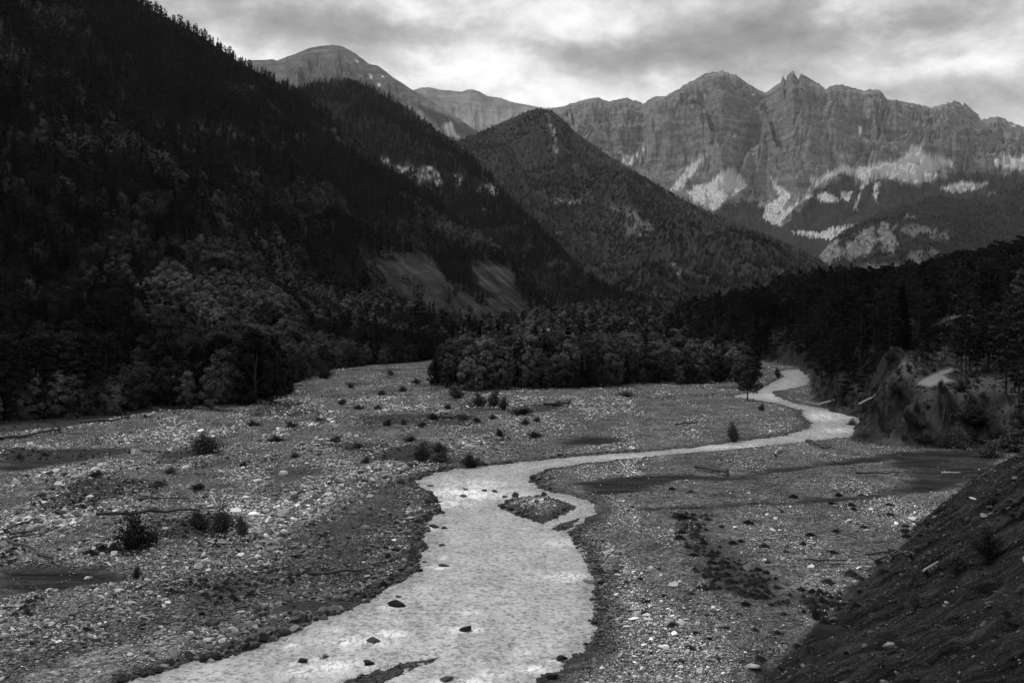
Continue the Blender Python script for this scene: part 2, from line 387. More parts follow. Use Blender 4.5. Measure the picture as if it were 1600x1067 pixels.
def ground(X, Y, detail=True):
    """height and surface attributes of the valley floor and the right bank"""
    X = np.asarray(X, float); Y = np.asarray(Y, float); shp = X.shape; X = X.ravel(); Y = Y.ravel()
    rv = sdpoly(X, Y, RIVER, 30.0)
    isl = np.full(X.shape, 1e3)
    for il in ISLES: isl = np.minimum(isl, sdpoly(X, Y, il, 8.0))
    wob = fbm(X * 0.35, Y * 0.35, 3, 11) * 0.9
    rv = rv + wob * 0.8
    rv = np.where(isl < 8.0, np.maximum(rv, -(isl + wob * 0.5)), rv)
    silt = np.zeros(X.shape)
    for s in SILT: silt = np.maximum(silt, 1 - sstep(-1.6, 1.6, sdpoly(X, Y, s, 8.0) + wob * 1.2 + fbm(X * 0.06, Y * 0.25, 4, 15) * 2.0))
    strip = sstep(0.16, 0.42, fbm(X * 0.10, Y * 0.022, 4, 19) + 0.3 * fbm(X * 0.4, Y * 0.2, 2, 20)) * 0.26 * sstep(4, 9, rv) * (Y < 330) * np.where(X < interp(Y, [(50, 2), (110, 2), (170, 10), (300, 60)]), 1.0, 0.45)      # old flood channels floored with sand
    silt = np.maximum(silt * np.clip(0.95 + 0.5 * fbm(X * 0.10, Y * 0.45, 4, 17), 0.8, 1), strip)
    wetp = sdpoly(X, Y, WET, 10.0) + wob * 4.0
    spit = 1 - sstep(-1.0, 1.2, sdpoly(X, Y, SPIT, 6.0) + wob)
    wet = np.maximum((1 - sstep(-5.0, 4.0, wetp)) * 0.85, 1 - sstep(0.5, 3.0, rv)) * (1 - spit * 0.9)
    # gravel relief
    bar = fbm(X * 0.03, Y * 0.018, 3, 21) * 0.55 + fbm(X * 0.13, Y * 0.09, 3, 25) * 0.22
    z = bar + (fbm(X * 0.7, Y * 0.7, 3, 28) * 0.10 if detail else 0)
    z = z * (1 - silt * 0.8) - silt * 0.18
    z = z - 0.75 * (1 - sstep(-2.5, 2.5, wetp)) + 0.35 * spit
    # river bed and banks
    k = sstep(0.0, 7.0, rv)
    z = np.where(rv > 0, (WZ + 0.02) * (1 - k) + np.maximum(z, WZ + 0.12) * k + 0.10 * sstep(0, 1.0, rv) * (1 - k), WZ - 0.9 * sstep(0, 2.5, -rv) - 0.02)
    z = np.where((isl < 0), WZ + 0.02 + np.where(Y < 75, 0.06, 0.45) * sstep(0, 3.0, -isl) + fbm(X * 0.9, Y * 0.9, 2, 33) * 0.08, z)
    z = z + 0.034 * np.maximum(0, Y - 520) * sstep(500, 700, Y)
    # the right bank: eroded bluff, terrace, wooded rise behind
    wb = fbm(X * 0.05, Y * 0.05, 3, 41) * 4.0 * sstep(60, 160, Y)
    s = -sdpoly(X, Y, RIGHT, 2000.0) + wb * 0.5 + fbm(X * 0.16, Y * 0.12, 3, 43) * np.interp(Y, [0, 120, 160], [0.9, 0.9, 2.2])
    fd, arc = polyl(X, Y, FOOT)
    top = interp(Y, [(0,17),(110,16),(140,13),(150,7.0),(168,7.2),(186,8.0),(206,9.2),(226,11.5),(240,12.5),(320,13),(480,15),(1800,18)])
    slope = interp(Y, [(0,.64),(140,.64),(155,.8),(172,.95),(200,1.1),(260,1.0),(400,.85)])
    rill = ridged(arc * 0.16, s * 0.03, 4, 51) - 0.55
    rill2 = fbm(arc * 0.9, s * 0.12, 3, 57)
    face = s * slope
    tt = np.minimum(face, top) - 0.0
    soft = top - np.log1p(np.exp(np.clip((top - face) / 0.9, -30, 30))) * 0.9
    zb = soft
    onface = sstep(0.3, 3.0, s) * (1 - sstep(0.85, 1.25, face / top))
    zb = zb + onface * (rill * interp(Y, [(0,.55),(140,.6),(165,2.8),(600,3.0)]) + rill2 * interp(Y, [(0,.5),(140,.5),(165,.8),(600,1.2)]) + fbm(X * 0.5, Y * 0.5, 4, 59) * interp(Y, [(0,.22),(140,.3),(170,.9),(400,1.0)]) + fbm(X * 2.2, Y * 2.2, 2, 60) * .12 + (ridged(X * 0.16, Y * 0.13, 4, 64) - .75) * 1.5 * sstep(150, 172, Y))
    s0 = top / slope
    zb = zb + 0.05 * np.maximum(0, s - s0) + 0.27 * np.maximum(0, s - s0 - 14) * sstep(170, 290, Y) + fbm(X * 0.02, Y * 0.02, 3, 61) * 1.5 * sstep(2, 25, s - s0)
    zb = np.minimum(zb, np.clip(26 + (X - 157) * 0.14, 17, 60) - np.maximum(0, Y - 580) * 0.05 + fbm(X * 0.012, Y * 0.012, 3, 63) * 7)
    zb = zb + 3.4 * np.exp(-((X - 67.5) ** 2 / 30 + (Y - 199) ** 2 / 90)) * sstep(2, 7, s)      # the nose of the bluff
    bankm = sstep(-0.5, 0.8, s)
    z = np.where(s > 0, np.maximum(zb, 0) + z * (1 - sstep(0, 3, s)), z)
    # grassy patches on gravel, green terrace tops
    gv = fbm(X * 0.06, Y * 0.035, 4, 71)
    veg = sstep(0.22, 0.45, gv) * sstep(180, 300, Y) * 0.7 + sstep(0.12, 0.34, fbm(X * 0.11, Y * 0.06, 4, 75)) * 0.55 * (X < 0) * sstep(2, 10, rv)
    dl = np.hypot(X, Y) - interp(CX + X / np.maximum(Y, 1) * F, LFOOT)
    veg = np.maximum(veg, sstep(-9, -1, dl + wob * 3) * (CX + X / np.maximum(Y, 1) * F < 960))
    veg = np.where(s > 0, np.maximum(sstep(0.8, 1.1, face / top), sstep(-0.05, 0.3, fbm(X * 0.12, Y * 0.12, 4, 77)) * 0.8 * sstep(150, 170, Y)), veg) * (1 - silt)
    for hp in HOLLOWS: veg = np.maximum(veg, (1 - sstep(-1.5, 1.5, sdpoly(X, Y, hp, 8.0) + wob * 2.0 + gv * 3.0)) * 0.9)
    veg = np.maximum(veg, sstep(500, 540, Y))
    o = dict(z=z, silt=silt, wet=np.clip(wet, 0, 1) * (1 - bankm), veg=np.clip(veg, 0, 1), bank=bankm, rv=rv, s=s, spit=spit, isl=isl, dl=dl, s0=s0)
    return {k_: v.reshape(shp) for k_, v in o.items()}

def ground_z(x, y):
    return float(ground(np.array([x]), np.array([y]))['z'][0])

# ------------------------------------------------------------------ ground sheet
cols = np.concatenate([np.linspace(-1500, -80, 60)[:-1], np.linspace(-80, 1680, 820), np.linspace(1680, 4200, 120)[1:]])
rows = np.concatenate([np.geomspace(4, 24, 24)[:-1], np.geomspace(24, 58, 46)[:-1], np.geomspace(58, 150, 230)[:-1], np.linspace(150, 262, 230)[:-1], np.geomspace(262, 560, 130), np.geomspace(560, 2000, 70)[1:]])
PXg, Yg = np.meshgrid(cols, rows)
Xg = (PXg - CX) / F * Yg
G = ground(Xg, Yg)
V = np.stack([Xg, Yg, G['z']], -1).reshape(-1, 3)
FC = gridfaces(len(rows), len(cols))
fs = G['s'].ravel()[FC].mean(1)
def sub_mesh(name, faces):
    idx = np.unique(faces); inv = np.full(len(V), -1, np.int64); inv[idx] = np.arange(len(idx))
    me = mesh_np(name, V[idx], inv[faces])
    qx, qy = topix(V[idx, 0], V[idx, 1], V[idx, 2])
    for k in ('silt', 'wet', 'veg', 'bank', 'spit'): attr(me, k, G[k].ravel()[idx])
    pale = np.maximum.reduce([0.6 * (1 - sstep(-3, 3, sdpoly(qx, qy, TRACK, 20))) * sstep(0.0, 1.5, (G['s'] - G['s0']).ravel()[idx]), 0.22 * (1 - sstep(-6, 6, sdpoly(qx, qy, NOSE, 20))), 0.13 * (1 - sstep(-8, 8, sdpoly(qx, qy, BARE, 20))), 0.22 * (1 - sstep(-3, 3, sdpoly(qx, qy, CLEAR, 20)))]) * (G['bank'].ravel()[idx] > 0.5) * sstep(-3.0, 0.5, (G['s'] - G['s0']).ravel()[idx])
    pale = np.maximum(pale, 0.13 * sstep(0.0, 0.35, fbm(V[idx, 0] * .3, V[idx, 2] * .5 + V[idx, 1] * .15, 4, 95)) * (G['s'].ravel()[idx] > 0) * sstep(150, 165, V[idx, 1]) * (1 - sstep(232, 250, V[idx, 1])))
    attr(me, 'pale', pale)
    me.materials.append(M['ground']); return me
props(link('ground', sub_mesh('ground', FC[fs <= 0.0])), kind='structure')
props(link('river_bank', sub_mesh('river_bank', FC[fs > 0.0])), kind='structure')
print('ground', time.time() - T0)

# low base under everything, out to the horizon
bx = np.array([(-9000, -150, -3.0), (9000, -150, -3.0), (9000, 15500, -3.0), (-9000, 15500, -3.0)])
def mat_plain():
    t = NT('distant_ground'); t.grey(t.rng(t.noise(0.01, 5, 0.6), 0.3, 0.7, 0.03, 0.08)); return t.done()
base = mesh_np('valley_base', bx, np.array([[0, 1, 2, 3]])); base.materials.append(mat_plain())
props(link('valley_base', base), kind='structure')

# ------------------------------------------------------------------ river
wc = np.linspace(-120, 1420, 640); wr = np.concatenate([np.geomspace(50, 200, 300), np.geomspace(200, 460, 130)[1:]])
PW, YW = np.meshgrid(wc, wr); XW = (PW - CX) / F * YW
rvw = sdpoly(XW, YW, RIVER, 12.0)
FOAM = [(725,771,62,9,1.0),(700,785,36,8,0.7),(790,775,40,5,0.6),(885,901,24,6,1.0),(560,1003,60,8,1.0),(610,990,40,6,.9),(520,1040,50,9,1.0),(480,1050,40,8,.8),(730,984,30,4,1.0),(735,958,14,3,.9),
 (835,1045,30,6,.9),(815,1020,16,5,.8),(770,1052,25,6,.8),(745,1064,24,5,1.),(610,970,18,4,.8),(455,1010,16,4,.8),(880,850,30,10,.5),(750,756,50,7,.6),(1230,618,30,5,.8),(1290,650,40,7,.6),(1310,672,30,4,.6),(1000,715,60,3,.4),(690,872,10,3,.6),(520,985,14,3,.6),(1130,698,60,3,.4)]
FOAM += [(x - 9, y + 3, 15, 3.0, .75) for x, y in ((694,884),(617,946),(474,1034),(577,1037),(582,1002),(877,1030),(678,823),(757,768),(772,769),(697,1062),(509,1026))]
fo = np.zeros(PW.shape); qx, qy = topix(XW, YW, np.full(XW.shape, WZ))
for (fx, fy, hw, hh, a) in FOAM: fo = np.maximum(fo, a * np.exp(-(((qx - fx) / hw) ** 2 + ((qy - fy) / hh) ** 2) * 0.9))
turb = np.clip(fo + 0.25, 0, 1)
zw = WZ + turb * (fbm(XW * 0.5, YW * 0.32, 3, 81) * 0.20 + fbm(XW * 1.7, YW * 1.0, 2, 85) * 0.06)
fcw = gridfaces(len(wr), len(wc)); keep = (rvw.ravel()[fcw].min(1) < 3.0); fcw = fcw[keep]
iw = np.unique(fcw); inv = np.full(PW.size, -1, np.int64); inv[iw] = np.arange(len(iw))
mw = mesh_np('river', np.stack([XW, YW, zw], -1).reshape(-1, 3)[iw], inv[fcw])
attr(mw, 'foam', fo.ravel()[iw]); attr(mw, 'shallow', (1 - sstep(0.2, 3.0, -rvw)).ravel()[iw])
mw.materials.append(M['water'])
props(link('river', mw), kind='structure')
print('river', time.time() - T0)

# ------------------------------------------------------------------ mountains: each one a relief sheet from its foot over its crest and down the back
LAYERS = {}
def inpx(qx, qy, poly, soft=4.0, warp=None):
    d = sdpoly(qx, qy, poly, 40.0)
    if warp is not None: d = d + warp
    return 1 - sstep(-soft, soft, d)
def mountain(name, mat, sil, crest, foot, foot_z, u0, u1, nu, nt, prof, relief, masks, back=0.35, drop=7.0, smooth=40.0, sharp=6.0, teeth=0.0):
    """sil: crest line as photo columns/rows; crest, foot: columns -> distance; relief(u,t,X,Y,env)-> metres"""
    u = np.linspace(u0, u1, nu)
    t = np.concatenate([np.linspace(0, 1, nt), 1 + np.linspace(0, back, max(8, nt // 9))[1:]])
    U, T = np.meshgrid(u, t)
    cr = interp(U, crest); ft = interp(U, foot)
    D = np.where(T <= 1, ft + (cr - ft) * T, cr + (cr - ft) * (T - 1))
    ys = interp(U, sil) + drop + teeth * (np.abs(fbm(U * 0.09, U * 0 + 3.3, 4, 271)) * -1.0 + 0.25)
    ZR = CAM_H + (HY - ys) / F * cr
    z0 = interp(U, foot_z) if isinstance(foot_z, list) else np.full(U.shape, float(foot_z))
    kw = max(3, int(smooth / (u[1] - u[0]))) | 1; ker = np.hanning(kw + 2)[1:-1]; ker /= ker.sum()
    zr1 = np.convolve(np.pad(ZR[0], kw // 2, mode='edge'), ker, 'valid')[None, :]      # spires and notches belong to the crest, not to the whole face
    Tc = np.clip(T, 0, 1)
    Z = z0 + (zr1 - z0) * prof(Tc, U) + (ZR - zr1) * Tc ** sharp
    Z = np.where(T > 1, ZR - (cr - ft) * (T - 1) * 0.75, Z)
    X = (U - CX) / F * D; Y = D
    env = np.clip(T * 6, 0, 1) * np.clip((1 - T) * 4.0, 0, 1)
    mountain.Q = HY - (Z - CAM_H) / D * F
    Z = Z + relief(U, T, X, Y, env)
    lim = CAM_H + ((HY - ys) / F) * D - (1 - T) * 0.06 * (ZR - z0) - 0.2          # the slope stays below its own crest line
    ex_ = np.clip((Z - lim) / 12.0, -40, 40); Z = np.where(T < 1, Z - np.log1p(np.exp(ex_)) * 12.0 * np.clip((1 - T) * 25, 0, 1), Z)
    Vv = np.stack([X, Y, Z], -1)
    me = mesh_np(name, Vv.reshape(-1, 3), gridfaces(len(t), nu))
    qx, qy = topix(X, Y, Z)
    at = {'rock': np.zeros(U.shape), 'scree': np.zeros(U.shape), 'snow': np.zeros(U.shape)}
    masks(at, qx, qy, U, T, X, Y, Z)
    for k in ('rock', 'scree', 'snow'): attr(me, k, np.clip(at[k], 0, 1))
    me.materials.append(mat)
    o = props(link(name, me), kind='structure')
    LAYERS[name] = dict(X=X, Y=Y, Z=Z, T=T, qx=qx, qy=qy, bare=np.clip(np.maximum(at['rock'], at['scree']), 0, 1))
    return o

# the big wooded slope on the left
SIL1 = [(-420,-420),(-200,-275),(0,-140),(230,0),(300,42),(340,68),(380,95),(440,128),(480,152),(515,168),(532,188),(548,213),(570,236),(600,258),(650,288),(700,325),(760,372),(800,402),(830,438),(860,470),(900,492),(960,500)]
BAND = np.array([(0,75),(40,95),(90,125),(150,160),(200,190),(260,205),(330,215),(400,222),(470,222),(500,200),(535,180),(560,215)])
def outcrops(qx, qy):
    w = fbm(qx * 0.05, qy * 0.05, 4, 101) * 22
    d = np.abs(qy - np.interp(qx, BAND[:, 0], BAND[:, 1]))
    m = (1 - sstep(4, 20, d + w * 0.7)) * (qx < 560) * sstep(0.04, 0.2, fbm(qx * 0.03, qy * 0.06, 4, 105) + 0.12)
    m = np.maximum(m, inpx(qx, qy, [(-60,40),(15,45),(40,70),(38,95),(-60,100)], 5, w * 0.5))
    m = np.maximum(m, inpx(qx, qy, [(498,180),(515,172),(530,190),(545,215),(548,228),(530,222),(512,205)], 4, w * 0.25))
    m = np.maximum(m, np.maximum.reduce([inpx(qx, qy, p, 4, w * 0.4) for p in ([(60,92),(80,95),(82,108),(65,108)], [(100,108),(112,108),(116,122),(104,120)], [(172,132),(205,145),(205,160),(180,155)], [(300,188),(350,192),(448,205),(448,225),(390,222),(310,212)])]))
    return m * sstep(-0.10, 0.12, fbm(qx * 0.13, qy * 0.11, 4, 107))
def masks1(at, qx, qy, U, T, X, Y, Z):
    w = fbm(qx * 0.05, qy * 0.05, 4, 101) * 22
    m = outcrops(qx, qy)
    fans = np.maximum.reduce([inpx(qx, qy, p, 4, w * 0.35) for p in (
        [(560,384),(590,388),(640,382),(664,392),(702,428),(748,460),(802,476),(800,494),(730,496),(680,486),(630,458),(580,426)],
        [(735,408),(760,398),(795,405),(806,428),(800,445),(830,470),(835,490),(800,490),(770,462),(745,440)],
        [(585,330),(600,330),(610,350),(612,365),(600,360)])])
    at['rock'] = np.maximum(m * 0.9, fans * (0.34 + 0.55 * fbm((qx - qy * 1.1) * 0.10, (qx * .8 + qy) * 0.02, 4, 109)))
    at['scree'] = fans * sstep(0.15, 0.5, fbm((qx - qy * 1.1) * 0.07, (qx * .8 + qy) * 0.012, 4, 111)) * 0.05
def relief1(U, T, X, Y, env):
    r = (ridged(X * 0.0042 + Y * 0.002, Y * 0.0016, 4, 121) - 0.8) * 26 + fbm(X * 0.012, Y * 0.008, 4, 125) * 16
    e = np.clip(T * 5, 0, 1) * np.clip((1.0 - T) * 3.0, 0.12, 1)
    return r * e
mountain('wooded_slope', mat_hill('wooded_slope_soil', 0.006, 0.018, 0.03, 0.12, 0.12), SIL1,
  [(-420,900),(0,1150),(230,1300),(480,1500),(560,1450),(700,1350),(830,1150),(960,1300)], [(a, b * 0.985) for a, b in LFOOT], [(-420,-1.5),(690,-1.5),(960,14)],
  -420, 960, 620, 230, lambda T, U: 0.25 * T + 0.75 * T ** 1.5, relief1, masks1, drop=8)

GROVE = [(238,432),(258,418),(285,428),(312,445),(335,462),(348,490),(345,512),(318,505),(285,480),(255,462)]
# second hill, conifers up to the crest
SIL2 = [(380,175),(440,146),(480,130),(520,123),(545,122),(580,133),(620,158),(660,184),(700,214),(740,246),(770,276),(790,302),(830,342),(870,386),(910,425),(960,458),(1010,476),(1080,486)]
def masks2(at, qx, qy, U, T, X, Y, Z):
    w = fbm(qx * 0.06, qy * 0.06, 4, 131) * 14
    m = np.maximum.reduce([inpx(qx, qy, p, 3, w) for p in ([(588,246),(610,252),(640,258),(675,262),(690,285),(690,298),(655,285),(620,272)], [(705,275),(725,282),(728,292),(705,286)],
        [(745,290),(775,292),(790,305),(760,304)], [(755,325),(775,325),(770,335)])])
    at['rock'] = m; at['scree'] = m * sstep(0.0, 0.3, fbm(qx * 0.15, qy * 0.15, 3, 135)) * 0.5
mountain('conifer_hill', mat_hill('conifer_hill_soil', 0.010, 0.028, 0.04, 0.13, 0.10), SIL2,
  [(380,2900),(540,2700),(700,2400),(830,1950),(1010,1500),(1080,1450)], [(380,1250),(700,1150),(1080,1120)], 20,
  380, 1080, 360, 150, lambda T, U: 0.4 * T + 0.6 * T ** 1.6, lambda U, T, X, Y, env: ((ridged(X * 0.0026 + Y * 0.001, Y * 0.0012, 4, 141) - 0.8) * 45 + fbm(X * 0.008, Y * 0.006, 4, 145) * 22) * env, masks2, drop=5)

# the pointed hill in the middle
SIL3 = [(640,262),(700,222),(720,216),(750,204),(790,186),(825,171),(845,167),(862,170),(878,182),(900,205),(925,222),(950,240),(1000,270),(1050,300),(1100,325),(1150,348),(1200,366),(1250,388),(1290,412),(1320,432),(1400,460)]
def masks3(at, qx, qy, U, T, X, Y, Z):
    w = fbm(qx * 0.07, qy * 0.07, 4, 151) * 10
    m = np.maximum.reduce([inpx(qx, qy, p, 3, w) for p in ([(892,258),(902,262),(908,272),(898,268)], [(853,312),(880,310),(905,316),(870,318)], [(950,320),(985,330),(1015,350),(1020,362),(985,345)],
        [(1035,405),(1060,415),(1075,430),(1060,430)], [(856,180),(866,205),(872,245),(864,235)], [(1040,240),(1060,250),(1100,290),(1080,282)], [(960,345),(1005,362),(1000,370),(965,355)], [(835,370),(860,385),(850,395),(830,385)])])
    at['rock'] = m * 0.8
    at['scree'] = m * sstep(0.1, 0.4, fbm(qx * 0.2, qy * 0.2, 3, 155)) * 0.4
mountain('pointed_hill', mat_hill('pointed_hill_scrub', 0.022, 0.070, 0.08, 0.20, 0.09), SIL3,
  [(640,4100),(845,3900),(1000,3500),(1150,3200),(1320,2900),(1400,2800)], [(640,1500),(1000,1420),(1400,1380)], 22,
  640, 1400, 460, 230, lambda T, U: 0.35 * T + 0.65 * T ** 1.9, lambda U, T, X, Y, env: ((ridged(X * 0.0026 + Y * 0.0008, Y * 0.0008, 5, 161) - 0.8) * 115 + fbm(X * 0.006, Y * 0.004, 4, 165) * 26) * env, masks3, drop=3)

# the low hill with pale cliffs on the right
SIL4 = [(1200,470),(1240,440),(1268,412),(1285,392),(1300,374),(1325,357),(1350,342),(1370,332),(1400,326),(1430,315),(1450,307),(1470,304),(1500,309),(1540,302),(1570,290),(1600,284),(1700,262),(1800,250)]
def masks4(at, qx, qy, U, T, X, Y, Z):
    w = fbm(qx * 0.09, qy * 0.09, 4, 171) * 9
    cl = np.maximum.reduce([inpx(qx, qy, p, 2.5, w) for p in ([(1278,398),(1292,380),(1308,374),(1318,388),(1322,400),(1300,412),(1282,414)], [(1322,384),(1345,362),(1362,352),(1372,375),(1365,392),(1345,402),(1332,406),(1322,394)],
        [(1370,350),(1385,350),(1397,365),(1404,380),(1396,396),(1380,392),(1374,372)])])
    sm = np.maximum.reduce([inpx(qx, qy, p, 3, w * 1.2) for p in ([(1400,354),(1425,353),(1460,358),(1478,368),(1482,376),(1450,370),(1415,366)], [(1412,412),(1428,394),(1440,390),(1444,405),(1430,414)], [(1448,390),(1462,390),(1475,405),(1462,402)],
        [(1340,415),(1370,412),(1400,414),(1390,420),(1350,422)], [(1415,338),(1430,336),(1428,345)], [(1490,300),(1520,296),(1560,302),(1520,306)])])
    at['rock'] = np.maximum(cl, sm * 0.5); at['scree'] = cl * 0.22 * sstep(-0.1, 0.3, fbm(qx * 0.1, qy * 0.25, 3, 175)) + sm * 0.08
def relief4(U, T, X, Y, env):
    return ((ridged(X * 0.0022, Y * 0.0012, 5, 181) - 0.8) * 60 + fbm(X * 0.007, Y * 0.006, 4, 185) * 24) * env
mountain('cliff_hill', mat_hill('cliff_hill_scrub', 0.012, 0.034, 0.05, 0.22, 0.08), SIL4,
  [(1200,3400),(1300,4300),(1470,4700),(1600,5200),(1800,5600)], [(1200,2500),(1800,2300)], 10,
  1200, 1800, 420, 200, lambda T, U: 0.75 * T + 0.25 * T ** 2.2, relief4, masks4, drop=2)

# the rocky massif at the head of the valley
SIL5 = [(760,215),(820,178),(860,168),(882,165),(905,157),(930,152),(955,158),(975,153),(1000,158),(1005,162),(1020,151),(1040,150),(1065,135),(1085,124),(1100,115),(1115,112),(1130,110),(1150,117),(1170,130),(1185,140),(1197,145),
 (1207,136),(1219,128),(1224,118),(1227,126),(1231,116),(1239,109),(1244,119),(1247,124),(1252,114),(1262,120),(1270,125),(1281,131),(1290,138),(1297,133),(1315,131),(1330,136),(1350,142),(1360,139),(1375,141),(1387,155),(1400,156),(1425,161),
 (1455,167),(1475,162),(1492,157),(1507,160),(1520,172),(1537,186),(1548,184),(1560,181),(1580,191),(1600,197),(1660,205),(1800,230)]
SCREES = [[(1082,292),(1110,284),(1125,272),(1140,262),(1150,268),(1168,290),(1160,296),(1140,305),(1120,326),(1112,328),(1090,312)], [(1085,315),(1075,300),(1086,296),(1100,315)], [(1204,274),(1212,288),(1238,305),(1226,320),(1215,335),(1216,352),(1205,350),(1192,340),(1196,322),(1218,308),(1210,294)],
 [(1262,300),(1270,290),(1285,275),(1318,258),(1330,262),(1345,258),(1368,256),(1390,252),(1410,248),(1425,228),(1437,225),(1445,240),(1485,250),(1490,256),(1468,262),(1455,284),(1430,287),(1400,280),(1370,276),(1350,284),(1335,275),(1315,268),(1295,280)],
 [(1218,352),(1212,340),(1240,320),(1265,302),(1270,306),(1240,326),(1226,340)], [(1275,305),(1290,300),(1312,310),(1308,316),(1280,314)], [(1312,298),(1332,300),(1326,314),(1316,306)], [(1352,276),(1356,284),(1345,300),(1338,328),(1334,326),(1344,298)], [(1366,276),(1372,292),(1370,315),(1365,314),(1366,294)],
 [(1566,240),(1580,244),(1600,252),(1620,262),(1580,262),(1560,258)], [(1575,252),(1600,244),(1640,250),(1640,268),(1600,268)],
 [(1270,368),(1300,356),(1330,352),(1345,350),(1320,360),(1290,372)], [(1235,362),(1265,361),(1285,364),(1300,360),(1318,364),(1300,374),(1262,370)],
 [(1046,298),(1075,262),(1090,248),(1104,245),(1094,256),(1078,276),(1062,296)], [(970,238),(985,248),(1000,236),(992,256),(975,258)], [(1470,295),(1500,284),(1545,286),(1530,296),(1490,300)]]
SNOWS = [[(1341,198),(1347,197),(1346,206),(1343,214)], [(1553,250),(1562,248),(1560,262),(1554,260)], [(1266,280),(1274,278),(1271,288),(1266,286)], [(1003,232),(1012,230),(1008,238),(1000,238)], [(1498,158),(1506,161),(1504,165)], [(1528,180),(1538,186),(1532,188)], [(1580,195),(1588,196),(1584,199)], [(1174,147),(1180,147),(1177,150)]]
WOODS5 = [(1000,345),(1060,322),(1110,332),(1130,318),(1180,312),(1200,330),(1216,356),(1230,338),(1275,300),(1320,270),(1340,288),(1400,283),(1430,290),(1465,282),(1500,270),(1560,268),(1800,275),(1800,420),(1000,420)]
def masks5(at, qx, qy, U, T, X, Y, Z):
    w = fbm(qx * 0.08, qy * 0.08, 5, 191) * 12
    streak = fbm(qx * 0.16 + qy * 0.12, qy * 0.10, 4, 195) * 8
    sc = np.maximum.reduce([inpx(qx, qy, p, 1.0, w * 0.16 + fbm(qx * 0.33 + qy * 0.1, qy * 0.11, 3, 197) * 5.5) for p in SCREES])
    wood = inpx(qx, qy, WOODS5, 3, w * 1.2)
    low = sstep(250, 330, qy + w) * 0.5
    at['rock'] = np.clip(1 - np.maximum(wood, low * sstep(0.0, 0.3, fbm(qx * .06, qy * .06, 4, 199) + 0.12)), 0, 1)
    trees = sstep(0.12, 0.3, fbm(qx * 0.5, qy * 0.4, 3, 203) + 0.02) * sstep(265, 310, qy)
    at['scree'] = sc * (0.9 - 0.75 * trees)
    gul = sstep(0.86, 0.95, 1 - np.abs(fbm(qx * 0.035, qy * 0.012, 3, 207)) * 2.5) * sstep(190, 240, qy) * (1 - sstep(265, 285, qy)) * 0.16
    at['scree'] = np.maximum(at['scree'], gul)
    at['snow'] = np.maximum.reduce([inpx(qx, qy, p, 0.8) for p in SNOWS])
def along(U, Q, pts, w):
    d, _ = polyl(U.ravel(), Q.ravel(), pts); return np.exp(-(d.reshape(U.shape) / w) ** 2)
def relief5(U, T, X, Y, env):
    Q = mountain.Q
    wv = fbm(U * 0.012, Q * 0.012, 4, 211) * 40; wq = fbm(U * 0.012, Q * 0.012, 4, 212) * 40
    foot_ = np.interp(T, [0, .3, .52, .68], [.1, .22, .45, 1]); e1 = np.clip(T * 4, 0, 1) * np.clip((1 - T) * 3.0, 0.0, 1) * foot_
    e2 = np.clip(T * 4, 0, 1) * np.clip((1 - T) * 12, 0.10, 1) * np.interp(T, [0, .3, .52, .68], [.05, .08, .2, 1])
    r = (ridged((U + wv) * 0.009, (Q + wq) * 0.009, 3, 215) - 0.75) * 120
    r = r + (ridged((U + wv * 1.2 + Q * np.interp(U, [900, 1150, 1300, 1500], [.7, .6, -.3, -.6])) * 0.026, (Q + wq) * 0.020, 4, 219) - 0.75) * 85
    r = r + fbm((U + wv) * 0.05, (Q + wq) * 0.04, 4, 221) * 55
    led = np.sin((Q + wq * .35 + U * 0.05) * 0.55) * 9 + np.sin((Q + wq * .5) * 0.21 + 1) * 16      # ledges along the strata
    dg = np.interp(U, [900, 1150, 1300, 1500], [.5, .4, -.3, -.5]) * Q
    f = (ridged((U + wv + dg) * 0.075, (Q + wq) * 0.05, 5, 223) - 0.75) * 34 + fbm((U + wv) * .13, (Q + wq) * .11, 3, 227) * 22 + led
    for pts, w, a in (([(1108,116),(1088,150),(1058,200),(1030,245),(1005,275)], 22, 230), ([(1135,114),(1172,165),(1195,215)], 14, 90), ([(1239,114),(1243,160),(1262,215),(1270,262)], 14, 90), ([(1292,140),(1302,185),(1325,240)], 10, 90),
        ([(1385,158),(1402,195),(1440,232)], 12, 120), ([(1492,160),(1478,200),(1460,230)], 14, 90), ([(1197,148),(1178,190),(1152,250),(1140,285)], 12, -130), ([(1222,165),(1216,205),(1206,268)], 9, -80), ([(1275,132),(1285,190),(1300,255)], 9, -80),
        ([(1345,145),(1352,200),(1345,250)], 10, -90), ([(1420,165),(1434,215),(1440,235)], 9, -90), ([(1010,165),(1000,200),(985,240)], 10, -80), ([(1530,190),(1515,225),(1500,255)], 12, -90), ([(960,162),(970,205),(975,250)], 10, 60)):
        r = r + along(U, Q, pts, w) * a
    return r * e1 * 0.95 + f * e2 * 1.1
def prof5(T, U):
    # gentle wooded foot, then screes, then the steep face
    return np.interp(T, [0, .30, .45, .55, .80, 1.0], [0, .16, .29, .42, .80, 1.0])
mountain('rocky_massif', mat_hill('massif_rock', 0.018, 0.045, 0.04, 0.34, 0.03), SIL5,
  [(760,10200),(1000,10000),(1040,9600),(1130,9000),(1197,9300),(1239,8900),(1400,9100),(1500,9500),(1800,10000)], [(760,6200),(1200,5600),(1800,5600)], 180,
  760, 1800, 960, 300, prof5, relief5, masks5, drop=0.5, back=0.25, smooth=110.0, sharp=7.0, teeth=3.5)

